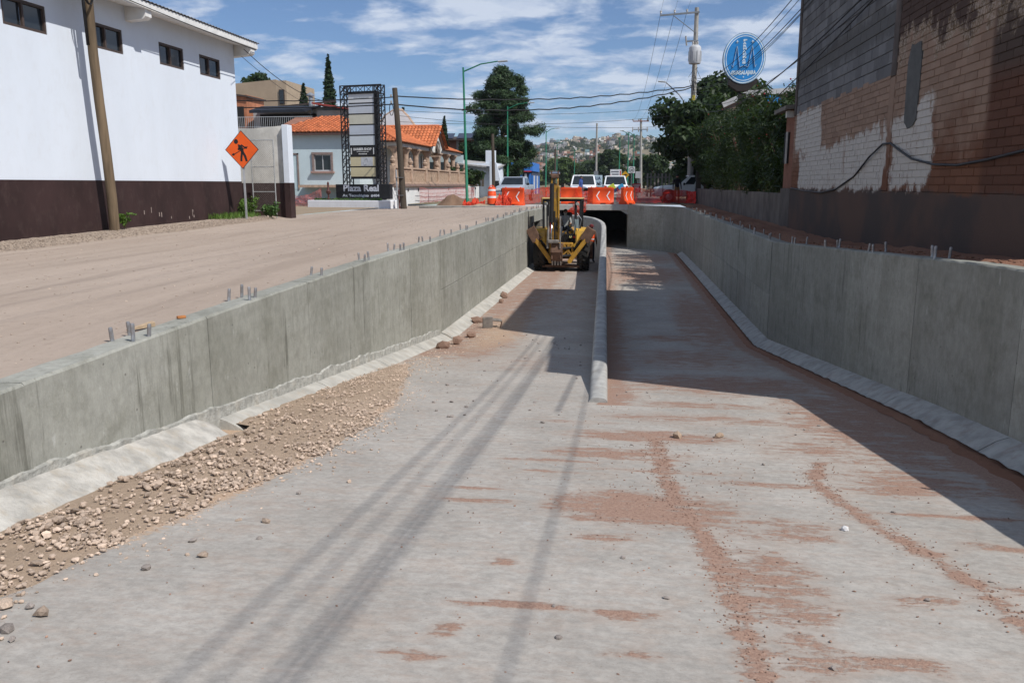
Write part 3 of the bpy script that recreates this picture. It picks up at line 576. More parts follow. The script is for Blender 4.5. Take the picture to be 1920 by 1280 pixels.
# ------------------------------------------------------------------ white building on the left
M_WHITE = M('white_stucco', (.67, .72, .78), .9, .04, .5, .3, 18, dirt=.16, dirtcol=(.55, .55, .55), stretch=(1, 1, .35), bdist=.006)
M_BROWN = M('brown_wainscot_paint', (.036, .019, .018), .75, .25, 1.3, .2, 20, dirt=.08, dirtcol=(.20, .15, .13), stretch=(1, 1, .5))
M_FRAME = M('brown_window_frame', (.07, .05, .042), .55)
M_GLASS = NT('dark_window_glass').fin((.018, .022, .026), .06, .6)
def white_building():
    t = thing('white_building', 'long white building with brown wainscot and small high windows', 'building', (-13, 20, -.1), world=True)
    ywin = [(11.2, 12.5), (13.75, 15.05), (16.45, 17.8), (19.35, 20.67), (22.37, 23.67), (24.59, 25.89)]; zb, zt = 4.45, 5.05
    m = MB(); segs = [-6]+[v for w in ywin for v in w]+[26.9]   # wall pierced by the window openings
    m.box((-13.15, 10.45, 2.85), (.3, 32.9, 3.2)); m.box((-13.15, 10.45, 5.385), (.3, 32.9, .67))
    for a, b in zip(segs[0::2], segs[1::2]): m.box((-13.15, (a+b)/2, 4.75), (.3, b-a, .6))
    m.prism([(-20, .2), (-13.3, .2), (-13.3, 5.74), (-20, 6.7)], 'y', 26.6, 26.9); m.obj('wall', M_WHITE, t)
    m = MB(); m.box((-13.148, 10.45, .42), (.31, 32.94, 1.66)); m.obj('wainscot', M_BROWN, t)
    for a, b in ywin:
        w = MB(); x = -13.06; d = .09
        w.box((x, (a+b)/2, zb+.03), (d, b-a, .06)); w.box((x, (a+b)/2, zt-.03), (d, b-a, .06))
        for y in (a+.03, b-.03): w.box((x, y, (zb+zt)/2), (d, .06, zt-zb-.12))
        fr = w.obj('window_frame', M_FRAME, t)
        ym = a+(b-a)*.48; MB().box((x+.005, ym, (zb+zt)/2), (.06, .06, zt-zb-.12)).obj('mullion', M_FRAME, fr)
        for y0, y1, dx in ((a+.06, ym-.03, -.03), (ym+.03, b-.06, -.012)): MB().box((x+dx, (y0+y1)/2, (zb+zt)/2), (.01, y1-y0, zt-zb-.12), rot(rs.uniform(-.01, .01))).obj('pane', M_GLASS, fr)
    # sloping eave: plank soffit, white fascia, corrugated sheet and the beam ends under it
    Mw = M('white_painted_wood', (.72, .71, .68), .7, .08, 3, .2, 30, dirt=.2, dirtcol=(.45, .4, .34))
    MB().hexa([(-13.6, -6, 5.76), (-12.42, -6, 5.60), (-12.42, 27.35, 5.60), (-13.6, 27.35, 5.76), (-13.6, -6, 5.81), (-12.42, -6, 5.65), (-12.42, 27.35, 5.65), (-13.6, 27.35, 5.81)]).obj('soffit', Mw, t)
    MB().box((-12.40, 10.7, 5.68), (.045, 33.4, .17)).obj('fascia', Mw, t)
    m = MB(); m.prism([(-13.6, 5.86), (-12.4, 5.70), (-12.4, 5.55), (-13.6, 5.6)], 'y', 27.3, 27.37); m.obj('barge_board', Mw, t)
    rings = []; n = 0
    for y in np.arange(-6, 27.5, .045): z = .018*math.sin(y*2*math.pi/.18); rings.append([(-12.34, y, 5.79+z), (-20, y, 6.9+z)])
    MB().sweep(rings, closed=False).obj('roof_sheet', M('weathered_roof_sheet', (.20, .19, .18), .7, .3, 3, dirt=.5, dirtcol=(.12, .08, .06)), t)
    for y in (2.0, 7.6, 14.5, 21.0, 27.1):
        b = MB().prism([(-13.2, 5.30), (-12.5, 5.36), (-12.42, 5.42), (-12.42, 5.60), (-13.2, 5.70)], 'y', y-.14, y+.14); b.obj('beam_end', Mw, t)
    # paint scuffs on the wainscot
    m = MB()
    for k in range(9):
        y = rs.uniform(20, 26); z = rs.uniform(.1, .6); m.box((-12.991, y, z), (.002, rs.uniform(.02, .06), rs.uniform(.05, .16)))
    m.obj('scuff_marks', M('scuffed_paint', (.33, .27, .24)), t)
white_building()
M_WOOD = M('weathered_pole_wood', (.155, .112, .070), .95, .35, 6, .6, 40, stretch=(1, 1, .06), bdist=.012)
def wood_pole():
    t = thing('utility_pole', 'weathered leaning wooden pole close against the white building', 'utility pole', (-12.5, 19.2, 0), world=True)
    base = Vector((-12.63, 19.05, -.25)); top = Vector((-12.36, 18.35, 8.6))
    pts = [base.lerp(top, k/8)+Vector((.03*math.sin(k*1.1), .02*math.cos(k), 0)) for k in range(9)]
    MB().tube(pts, [.122, .118, .115, .112, .11, .107, .104, .102, .10], 12).obj('shaft', M_WOOD, t, smooth='auto')
    dr = (top-base).normalized(); side = Vector((-.03, -.17, 0))
    MB().tube([base+dr*u+side for u in (4.6, 5.5, 7, 8.6)], .035, 8).obj('conduit', M('black_conduit', (.015, .015, .016), .5), t, smooth=True)
    c = base+dr*5.9+Vector((.1, -.16, 0)); m = MB()
    for k in range(3): m.tube([c+Vector((.02*k, .17*math.cos(a), .42*math.sin(a))) for a in np.linspace(0, 6.2, 22)], .012, 5)
    m.obj('cable_coil', MC['black_conduit'], t)
    m = MB(); m.bar(base+dr*7.1+Vector((0, -.45, 0)), base+dr*7.1+Vector((0, .45, 0)), .06, .09); m.obj('bracket', M('grey_steel', (.25, .26, .27), .5, metal=.6), t)
wood_pole()
def leafy(name, label, cat, loc, h, w, n, size, mat, group=None, stems=5):
    t = thing(name, label, cat, loc, group=group); m = MB(); bl = []
    for k in range(stems):
        a = rs.uniform(0, 6.28); tip = Vector((w*.4*math.cos(a), w*.4*math.sin(a), h*rs.uniform(.5, .9))); m.tube([(0, 0, -.05), tip*.5+Vector((0, 0, h*.1)), tip], [.012, .009, .004], 5); bl.append((tip.x, tip.y, tip.z, w*.28, w*.28, h*.22)); bl.append((tip.x*.6, tip.y*.6, tip.z*.55, w*.25, w*.25, h*.2))
    m.obj('stem', M('green_stem', (.12, .13, .05)), t); C, U, V = leaf_cloud(bl, n, size, .45, .2, .1); link('foliage', quads('foliage', mat, C, U, V), t); return t
LM_WEED = leafmat('weed_leaf', (.05, .10, .02), (.14, .24, .04))
leafy('weed_plant', 'small bright green weed growing at the leaning pole base', 'weed', (-12.6, 19.45, .12), .36, .4, 110, .055, LM_WEED)
leafy('weed_plant', 'tall green weeds behind the roadworks sign at the chain link gate', 'weed', (-12.75, 26.75, .02), .7, .6, 380, .05, LM_WEED, stems=9)
leafy('weed_plant', 'bushy dark green weed under the chain link gate beside the white pillar', 'weed', (-12.15, 27.2, .02), .5, .7, 380, .05, leafmat('dark_weed_leaf', (.03, .07, .02), (.08, .15, .03)), stems=9)
C = np.stack([rng.uniform(-12.95, -12.3, 700), rng.uniform(24.3, 26.8, 700), np.full(700, .14)], 1); d = rng.normal(size=(700, 3))*.35+np.array([0, 0, 1]); V = d*rng.uniform(.05, .12, (700, 1)); U = np.cross(V, rand_dirs(700)); U = U/np.linalg.norm(U, axis=1)[:, None]*.008
tag(link('grass_tuft', quads('grass_tuft', LM_WEED, C, U, V)), 'fringe of green grass along the wall by the roadworks sign', 'grass', kind='stuff')
# roadworks sign
def work_sign():
    t = thing('roadworks_sign', 'orange diamond roadworks sign with black digging figure on a steel post', 'road sign', (-12.2, 25.4, -.02), world=True)
    MB().box((-12.2, 25.46, .95), (.05, .05, 2.1)).obj('post', M('galvanised_post', (.48, .49, .50), .45, .1, 8, metal=.5), t)
    c = Vector((-12.2, 25.41, 2.24)); rm = rot(R_(-6)); h = .60
    def diamond(k, d0, d1): return MB().prism([(0, -k), (k, 0), (0, k), (-k, 0)], 'y', d0, d1, rm, c)
    MO = M('reflective_orange', (.78, .105, .008), .45, .05); MK = M('sign_black', (.012, .012, .012), .6)
    p = diamond(h, 0, .004).obj('panel', MK, t); diamond(h*.955, -.003, .001).obj('orange_face', MO, p)
    m = MB(); q = lambda pts, d=-.006: m.prism(pts, 'y', d, -.004, rm, c)
    q([(-.19+.075*math.cos(a), .255+.075*math.sin(a)) for a in np.linspace(0, 6.283, 14)[:-1]])                       # head
    q([(-.13, .17), (-.02, .14), (.05, .05), (.07, -.06), (-.02, -.09), (-.06, .0), (-.12, .09)])                      # torso
    q([(-.02, -.06), (.07, -.06), (.15, -.20), (.19, -.36), (.12, -.37), (.07, -.22)])                                  # legs
    q([(-.03, -.05), (.035, -.09), (.01, -.25), (.0, -.36), (-.07, -.36), (-.06, -.22)])
    q([(-.03, .14), (.05, .08), (.16, .02), (.20, .05), (.19, .09), (.10, .10), (.0, .17)])                             # arms
    q([(-.11, .08), (-.02, .05), (-.03, .0), (-.12, -.02), (-.15, .02)])
    q([(-.30, -.135), (-.285, -.155), (.22, .085), (.205, .105)])                                                      # shovel
    q([(-.37, -.15), (-.32, -.19), (-.26, -.165), (-.27, -.12), (-.31, -.105)])
    m.obj('digging_figure', MK, p)
work_sign()
# short boundary wall and chain link gate
def gate():
    t = thing('boundary_wall', 'short white stucco boundary wall with brown base at the corner of the white building', 'wall', (-12.4, 28.2, -.05), world=True)
    MB().hexa([(-15.0, 28.3, 1.2), (-12.02, 28.3, 1.2), (-12.02, 28.55, 1.2), (-15.0, 28.55, 1.2), (-15.0, 28.3, 2.95), (-12.02, 28.3, 3.18), (-12.02, 28.55, 3.18), (-15.0, 28.55, 2.95)]).obj('upper_wall', M('grey_white_stucco', (.60, .58, .53), .9, .15, 1.5, .3, 20, dirt=.3, dirtcol=(.36, .33, .28)), t)
    MB().box((-13.51, 28.42, .55), (2.98, .26, 1.3)).obj('wall_base', M_BROWN, t)
    MB().box((-11.90, 28.35, 2.2), (.22, .4, 2.0), None, .01).obj('pillar', M_WHITE, t); MB().box((-11.90, 28.35, .55), (.225, .41, 1.32), None, .01).obj('pillar_base', M_BROWN, t)
    t = thing('chain_link_gate', 'rusty chain link gate in front of the short white wall', 'gate', (-12.4, 27.5, 0), world=True)
    Mg = M('gate_tube', (.40, .40, .39), .5, .2, 9, metal=.4); a, b, z0, z1 = -12.88, -12.06, .25, 2.65
    for x in (a, b): MB().tube([(x, 27.5, 0), (x, 27.5, z1)], .022, 8).obj('gate_post', Mg, t)
    for z in (z0, .9, 1.75, z1): MB().tube([(a, 27.5, z), (b, 27.5, z)], .017, 8).obj('gate_rail', Mg, t)
    m = MB(); s = .075; w = b-a; hh = z1-z0
    for k in range(-int(hh/s)-1, int(w/s)+1):
        for sg in (1, -1):
            x0 = k*s; u0 = max(0, -x0); u1 = min(hh, w-x0)
            if u1-u0 < .02: continue
            p0 = (x0+u0, u0); p1 = (x0+u1, u1)
            f = (lambda p: (a+p[0], 27.5+.003*sg, z0+p[1])) if sg > 0 else (lambda p: (b-p[0], 27.5-.003, z0+p[1]))
            m.tube([f(p0), f(p1)], .0022, 3, False)
    m.obj('wire_mesh', M('rusty_mesh', (.22, .19, .17), .7), t, kind='stuff')
gate()

# ------------------------------------------------------------------ roof tiles
M_TILE = M('orange_clay_tile', (.50, .155, .062), .75, .15, 1.5, isl=.22, spec=.25)
def tiles(parent, o, u, v, nu, nv, clip=None, mat=None, name='roof_tiles', w=.26, l=.36):
    """rows of barrel tiles over the plane o + a*u + b*v (u along the eave, v up the slope, unit vectors)"""
    o, u, v = Vector(o), Vector(u).normalized(), Vector(v).normalized(); nrm = u.cross(v).normalized()
    if nrm.z < 0: nrm = -nrm
    m = MB()
    for j in range(int(nv/l)+1):
        for i in range(int(nu/w)+1):
            a, b = (i+.5)*w, j*l
            if b+l*.5 > nv or (clip and not clip(a, b+l*.5)): continue
            rings = []
            for bb, lift in ((b-.04, .045), (b+l, .012)):
                rr = []
                for k in range(5):
                    t = math.pi*k/4; r = w*.5*(1 if bb < b else .86); rr.append(o+u*(a+r*math.cos(t))+v*bb+nrm*(lift+.07*math.sin(t)+rs.uniform(-.004, .004)))
                rings.append(rr)
            m.sweep(rings, closed=False); c = rings[0]; n = len(m.v)
            m.add(c, [(0, 1, 2, 3, 4)])
    return m.obj(name, mat or M_TILE, parent, kind='stuff')
M_PALEBLUE = M('pale_blue_stucco', (.50, .60, .63), .9, .05, .8, .2, 20)
M_TRIM = M('mauve_trim', (.22, .17, .155), .8, .15, 4)
M_CANTERA = M('cantera_stone', (.42, .30, .22), .9, .22, 4, .4, 25, dirt=.35, dirtcol=(.2, .15, .12))
def blue_house():
    t = thing('blue_house', 'pale blue house with orange tiled roof and one small window', 'house', (-18, 50, -.1), world=True)
    m = MB(); x0, x1, w0, w1, z0, z1 = -22.5, -16.4, -19.30, -18.2, 1.98, 2.98
    for a, b, c, d in ((x0, w0, -.2, 4.2), (w1, x1, -.2, 4.2), (w0, w1, -.2, z0), (w0, w1, z1, 4.2)): m.box(((a+b)/2, 50.15, (c+d)/2), (b-a, .3, d-c))
    m.box((x1-.15, 53.5, 2), (.3, 6.4, 4.4)); m.obj('wall', M_PALEBLUE, t)
    MB().box(((x0+x1)/2, 49.99, .55), (x1-x0, .04, .9)).obj('plinth', M('pale_blue_plinth', (.47, .58, .60), .9, .05), t)
    w = MB()
    for c, d in (((-18.75, 49.97, z1+.06), (1.36, .14, .14)), ((w0-.06, 49.97, 2.48), (.13, .12, 1.0)), ((w1+.06, 49.97, 2.48), (.13, .12, 1.0))): w.box(c, d, None, .01)
    f = w.obj('window', M_TRIM, t); MB().box((-18.75, 49.93, z0-.08), (1.5, .24, .14), None, .02).obj('sill', M('stone_sill', (.33, .22, .19)), f)
    m = MB(); m.box((-18.75, 50.05, z0+.03), (1.1, .06, .06)); m.box((-18.75, 50.05, z1-.03), (1.1, .06, .06))
    for x in (w0+.03, -18.75, w1-.03): m.box((x, 50.05, 2.48), (.05, .06, .9))
    m.obj('sash', M('aluminium_sash', (.55, .56, .56), .4, metal=.4), f)
    for x in (-19.02, -18.48): MB().box((x, 50.07, 2.48), (.46, .01, .88)).obj('pane', M_GLASS, f)
    MB().box((-20.85, 49.985, 1.9), (.95, .05, 2.1)).obj('blind_panel', M('pale_blue_recess', (.46, .57, .60), .9, .04), t)
    for x, zc, d in ((-20.35, 1.95, (.09, .09, 2.2)), (-20.83, 3.02, (1.05, .09, .09))): MB().box((x, 49.96, zc), d).obj('panel_trim', M_TRIM, t)
    MB().add([(-22.1, 49.75, 4.26), (-16.1, 49.75, 4.26), (-16.1, 58.6, 4.26), (-22.1, 58.6, 4.26), (-22.1, 54.2, 5.55), (-19.0, 54.2, 5.55)], [(3, 2, 1, 0), (0, 1, 5, 4), (1, 2, 5), (2, 3, 4, 5), (0, 4, 3)]).obj('roof', M('roof_base', (.25, .12, .08)), t)
    r = [c for c in t.children if c.name.startswith('roof')][0]
    d = Vector((0, 4.5, 1.27)); tiles(r, (-21.9, 49.7, 4.30), (1, 0, 0), d, 5.9, d.length, lambda a, b: b*.32 < a < 5.9-b*.64); d = Vector((-2.9, 0, 1.27)); tiles(r, (-16.1, 49.75, 4.29), (0, 1, 0), d, 8.8, d.length, lambda a, b: b*1.4 < a < 8.8-b*1.4)
    MB().box((-19.1, 49.68, 4.19), (6.1, .09, .12)).obj('gutter', M('brown_gutter', (.1, .06, .05)), r)
blue_house()
def hacienda():
    t = thing('hacienda_house', 'pale house with orange tiled gables and cream columns on a balustraded terrace', 'house', (-17, 58, 0), world=True)
    MB().box((-19.2, 60.2, 2.4), (5.6, 15, 3.0)).obj('wall', M_PALEBLUE, t)
    MB().box((-16.5, 60, 1.05), (7.0, 22, .16)).obj('terrace', M_CANTERA, t)
    for y, d in ((55.0, 1.3), (58.1, 1.2), (61.6, 1.3), (66.2, 1.2)):
        o = MB().box((-16.37, y, 2.3), (.05, d, 2.2)).obj('door', M('dark_doorway', (.05, .05, .05)), t)
        for s in (-1, 1): MB().box((-16.33, y+s*(d/2-.25), 2.3), (.04, .42, 2.2)).obj('door_leaf', M('white_door', (.66, .68, .68)), o)
    def column(x, y, z1):
        c = MB().lathe([(.30, 1.12), (.30, 1.3), (.23, 1.36), (.21, 1.45), (.19, z1-.45), (.21, z1-.35), (.28, z1-.22), (.32, z1-.12), (.32, z1)], 12, (x, y, 0)).obj('column', M_CANTERA, t, smooth='auto')
        MB().box((x, y, z1-.04), (.66, .66, .1)).obj('capital', M_CANTERA, c)
    for y in (52.2, 54.9, 57.6, 60.9, 64.6, 67.5, 70.2): column(-14.75, y, 3.55)
    for y in (62.9,): column(-14.55, y, 3.3)
    M_SOF = M('cream_eave', (.55, .52, .47), .85, .08)
    MB().box((-17.2, 56.2, 3.68), (5.4, 8.7, .22)).obj('eave', M_SOF, t)
    MB().box((-17.2, 68.6, 3.68), (5.4, 7.6, .22)).obj('eave', M_SOF, t)
    # near hip roof
    h = MB(); h.add([(-20.3, 51.6, 3.8), (-14.35, 51.6, 3.8), (-14.35, 60.6, 3.8), (-20.3, 60.6, 3.8), (-17.3, 55, 5.15), (-17.3, 58.5, 5.15)], [(0, 1, 4), (1, 2, 5, 4), (2, 3, 5), (3, 0, 4, 5), (3, 2, 1, 0)])
    r = h.obj('roof', M('roof_base', (.25, .12, .08)), t)
    d = Vector((0, 3.4, 1.35)); tiles(r, (-20.3, 51.6, 3.83), (1, 0, 0), d, 5.95, d.length, lambda a, b: b*.82 < a < 5.95-b*.82)
    d = Vector((-2.95, 0, 1.35)); tiles(r, (-14.35, 51.6, 3.83), (0, 1, 0), d, 9.0, d.length, lambda a, b: b*1.05 < a < 9-b*.65)
    MB().tube([(-14.35, 51.6, 3.9), (-17.3, 55, 5.24)], .11, 8).obj('hip_ridge', M_TILE, r); MB().tube([(-14.35, 60.6, 3.9), (-17.3, 58.5, 5.24)], .11, 8).obj('hip_ridge', M_TILE, r)
    # entrance gable facing the street
    g = MB().prism([(60.5, 3.85), (62.75, 5.42), (65.0, 3.85), (64.75, 3.85), (62.75, 5.25), (60.75, 3.85)], 'x', -21, -14.25).obj('gable_roof', M('roof_base', (.25, .12, .08)), t)
    MB().prism([(60.8, 3.86), (62.75, 5.2), (64.7, 3.86), (63.9, 3.5), (62.75, 4.5), (61.6, 3.5)], 'x', -14.6, -14.42).obj('pediment', M('white_pediment', (.66, .66, .64)), g)
    arch = MB(); pts = [(-14.40, 62.75+1.0*math.cos(a), 3.5+.95*math.sin(a)) for a in np.linspace(0, math.pi, 12)]; arch.tube(pts, .09, 6); arch.obj('arch_moulding', M_SOF, g)
    for y0, sg in ((60.45, 1), (65.05, -1)):
        d = Vector((0, sg*2.28, 1.55)); tiles(g, (-21, y0, 3.88), (1, 0, 0), d, 6.8, d.length)
    MB().tube([(-21, 62.75, 5.5), (-14.2, 62.75, 5.5)], .11, 8).obj('ridge', M_TILE, g)
    # far hip roof
    h = MB(); h.add([(-20.3, 64.8, 3.8), (-14.35, 64.8, 3.8), (-14.35, 72.6, 3.8), (-20.3, 72.6, 3.8), (-17.3, 67, 5.0), (-17.3, 70, 5.0)], [(0, 1, 4), (1, 2, 5, 4), (2, 3, 5), (3, 0, 4, 5), (3, 2, 1, 0)])
    r = h.obj('roof', MC['roof_base'], t); d = Vector((-2.95, 0, 1.2)); tiles(r, (-14.35, 64.8, 3.83), (0, 1, 0), d, 7.8, d.length, lambda a, b: b*.7 < a < 7.8-b*.8)
    # curly mission parapet behind
    cu = [(-22.5, 6.2), (-20.6, 6.2), (-19.7, 6.15), (-19.5, 6.5), (-19.1, 6.75), (-18.6, 7.05), (-18.1, 7.0), (-17.6, 6.5), (-17.2, 5.95), (-16.85, 5.5), (-16.6, 5.4)]
    MB().prism(cu+[(-16.6, 3.7), (-22.5, 3.7)], 'y', 66.2, 66.5).obj('parapet', M('white_parapet', (.68, .70, .70), .9, .05), t)
    MB().tube([(x, 66.35, z) for x, z in cu], .15, 8).obj('parapet_coping', M_CANTERA, t, smooth=True)
    MB().box((-16.5, 73.0, 2.4), (4.2, .2, 2.6)).obj('screen_wall', M_PALEBLUE, t)
hacienda()
def terrace_wall():
    t = thing('terrace_wall', 'white terrace wall topped by a carved tan stone balustrade', 'wall', (-13, 56, 0), world=True)
    MB().box((-13.1, 63, .42), (.28, 36, 1.16)).obj('wall', M('white_garden_wall', (.70, .71, .70), .9, .06, 1, .2, 20, dirt=.25, dirtcol=(.45, .42, .38)), t)
    MB().box((-13.05, 56.2, 1.08), (.5, 21.5, .16), None, .03).obj('cornice', M('dark_cantera', (.22, .155, .13), .9, .2, 4, .3), t)
    MB().box((-13.05, 56.2, 1.20), (.38, 21.4, .09), None, .02).obj('cornice', M_CANTERA, t)
    ys = [45.7, 49.6, 53.3, 56.8, 60.5, 63.9, 66.7]
    fin = MB().lathe([(.17, 0), (.17, .06), (.08, .1), (.15, .2), (.17, .3), (.1, .38), (.12, .42), (.05, .5), (.01, .55)], 8).mesh('finial', M_CANTERA, 'auto')
    for y in ys:
        p = MB().box((-13.05, y, 1.72), (.26, .34, .95), None, .02).obj('balustrade_post', M_CANTERA, t); o = link('finial', fin, p); o.location = (-13.05, y, 2.2)
    for a, b in zip(ys[:-1], ys[1:]):
        a += .18; b -= .18; L = b-a
        MB().box((-13.05, (a+b)/2, 2.10), (.22, L, .1), None, .015).obj('top_rail', M_CANTERA, t); MB().box((-13.05, (a+b)/2, 1.28), (.2, L, .09)).obj('bottom_rail', M_CANTERA, t)
        MB().box((-13.06, (a+b)/2, 1.60), (.06, L, .56)).obj('carved_panel', M('carved_cantera', (.40, .285, .20), .9, .25, 6, .8, 18, bdist=.03), t)
        m = MB(); k = int(L/.2)
        for i in range(k): m.lathe([(.05, 1.88), (.065, 1.94), (.04, 2.0), (.055, 2.05)], 6, (-13.05, a+(i+.5)*L/k, 0))
        m.obj('small_balusters', M_CANTERA, t, kind='stuff')
    for y in (48.5, 51, 60, 71): MB().box((-12.94, y, .82), (.06, .12, .16)).obj('wall_lamp', M('black_iron', (.02, .02, .02), .6), t)
terrace_wall()
def dash(parent, mat, x0, w, z, h):      # a line of print too small to read
    m = MB(); x = x0
    while x < x0+w: l = rs.uniform(.03, .1); m.box((x+l/2, -.182, z+rs.uniform(-.1, .1)*h), (l*.8, .003, h*rs.uniform(.6, 1))); x += l
    m.obj('small_print', mat, parent)
def plaza_sign():
    rz = R_(-11); t = thing('pylon_sign', 'tall black lattice pylon sign with eight panels above a black name board', 'pylon sign', (-14.2, 44.2, .3), rz)
    MBK = M('black_painted_steel', (.02, .02, .022), .55)
    w, z0, z1 = 2.5, .5, 6.05   # two lattice legs and a lattice head
    for cx in (-w/2+.22, w/2-.22):
        leg = MB()
        for dx in (-.2, .2):
            for dy in (-.2, .2): leg.bar((cx+dx, dy, z0), (cx+dx, dy, z1), .05)
        lo = leg.obj('lattice_leg', MBK, t); br = MB(); n = 14; hh = (z1-z0)/n
        for i in range(n):
            a, b = z0+i*hh, z0+(i+1)*hh
            for dy in (-.2, .2): br.bar((cx-.2, dy, a), (cx+.2, dy, b), .026); br.bar((cx+.2, dy, a), (cx-.2, dy, b), .026)
            for dx in (-.2, .2): br.bar((cx+dx, -.2, a), (cx+dx, .2, b), .026)
            if i % 2 == 0: br.bar((cx-.2, -.2, a), (cx+.2, -.2, a), .035)
        br.obj('bracing', MBK, lo)
    hd = MB()
    for z in (z1-.42, z1):
        for dy in (-.2, .2): hd.bar((-w/2, dy, z), (w/2, dy, z), .05)
    for i in range(5):
        a, b = -w/2+i*w/5, -w/2+(i+1)*w/5; hd.bar((a, -.2, z1-.42), (b, -.2, z1), .026); hd.bar((b, -.2, z1-.42), (a, -.2, z1), .026); hd.bar((a, -.2, z1-.42), (a, -.2, z1), .035)
    hd.obj('lattice_head', MBK, t)
    MB().box((.08, .02, 3.45), (1.72, .34, 4.6)).obj('cabinet', MBK, t)
    cols = [(.60, .62, .64), (.50, .54, .60), (.56, .55, .46), (.48, .53, .60), (.55, .60, .64), (.02, .02, .022), (.56, .50, .33), (.56, .50, .32)]; ph = .555
    for k, c in enumerate(cols):
        zc = 5.68-ph*(k+.5); p = MB().box((.0, -.16, zc), (1.52, .04, ph-.07)).obj('sign_panel', M('panel_%d' % k, c, .5, .04, 2, dirt=.12 if k < 5 else .05, dirtcol=(.5, .48, .36)), t)
        if k == 5:
            MWt = M('white_lettering', (.62, .63, .63), .5)
            text('BARBER SHOP', .2, MWt, p, (-.55, -.183, zc+.04), FACE_CAM, .002, 1.1, bold=.008, world_height=.14)
            dash(p, MWt, -.35, .7, zc-.035, .035); dash(p, MWt, -.25, .5, zc-.15, .05)
            for x in (-.68, .68): MB().box((x, -.182, zc), (.06, .004, .34)).obj('barber_pole', MWt, p)
        if k == 0: dash(p, M('faint_lettering', (.40, .43, .45)), -.45, .9, zc, .09)
        if k == 6:
            mm = MB(); mm.box((.25, -.182, zc), (.72, .004, ph-.09)); mm.obj('torn_patch', M('patch_grey', (.45, .47, .50)), p)
            mm = MB(); mm.tube([(.2+.1*math.cos(a)+.06*math.sin(a), -.19, zc+.17*math.sin(a)) for a in np.linspace(0, 5.6, 18)], .012, 4); mm.obj('faded_loop', M('faint_lettering', (.40, .43, .45)), p)
    MB().box((.15, -.42, .47), (3.3, .32, .78), None, .01).obj('name_board', M('board_black', (.016, .016, .018), .5), t)
    MWt2 = M('silver_lettering', (.55, .57, .62), .5)
    text('Plaza Real', .42, MWt2, t, (-1.04, -.585, .5), FACE_CAM, .002, 2.15, bold=.013, world_height=.36); text('Av. Tecnológico  #404', .2, MWt2, t, (-1.08, -.585, .2), FACE_CAM, .002, 2.25, bold=.007, world_height=.19)
    MB().box((-.4, -.5, -.24), (5.0, 1.5, .50), None, .02).obj('planter', M('planter_white', (.72, .73, .75), .85, .05, 1, dirt=.1), t)
    C = np.stack([rng.uniform(-2.6, 1.4, 500), rng.uniform(-1.1, -.75, 500), rng.uniform(.0, .06, 500)], 1); V = rng.normal(size=(500, 3))*.03+np.array([0, 0, .05]); U = np.cross(V, rand_dirs(500))*.5
    link('planter_grass', quads('planter_grass', leafmat('dark_weed_leaf', (0, 0, 0), (0, 0, 0)), C, U, V), t)
plaza_sign()
def planter_post(loc, lab):
    t = thing('ornamental_post', lab, 'post', loc); Mi = M('red_brown_iron', (.09, .035, .03), .6)
    MB().lathe([(.09, 0), (.09, .1), (.05, .14), (.05, .3), (.12, .38), (.13, .5), (.06, .58), (.05, .85), (.07, .9), (.03, 1.0)], 10).obj('shaft', Mi, t, smooth='auto')
    MB().ball((.08, 0, .45), .05).obj('tap', M('red_paint', (.3, .03, .025)), t)
planter_post((-16.1, 43.6, .3), 'red and brown iron post standing on the white planter'); planter_post((-11.95, 42.9, -.1), 'dark iron post with red tap between the planter and the utility pole')
def old_pole():
    t = thing('utility_pole', 'dark short wooden utility pole beside the black name board', 'utility pole', (-11.5, 42, -.1), world=True)
    MB().tube([(-11.45, 42, -.3), (-11.6, 42, 3), (-11.78, 42, 5.95)], [.17, .15, .13], 10).obj('shaft', M('dark_pole_wood', (.075, .06, .045), .95, .3, 6, .5, 40, stretch=(1, 1, .08)), t, smooth='auto')
    MB().tube([(-11.72, 41.85, -.2), (-11.78, 41.85, 1.9)], .04, 8).obj('conduit', M('grey_conduit', (.30, .31, .32), .5), t)
    for z in (.6, 1.5): MB().box((-11.62, 41.9, z), (.42, .3, .03)).obj('strap', MC['grey_steel'], t)
    m = MB()
    for z in (5.2, 5.5): m.lathe([(.03, 0), (.06, .03), (.04, .07), (.06, .1), (.03, .13)], 8, (-11.95, 41.9, z))
    m.obj('insulators', M('porcelain', (.35, .33, .30), .3), t); 
    mm = MB(); mm.tube([(-11.95+.1*math.cos(a), 41.9, 4.9+.3*math.sin(a)) for a in np.linspace(0, 6.2, 16)], .02, 5); mm.obj('cable_coil', MC['black_conduit'], t)
old_pole()
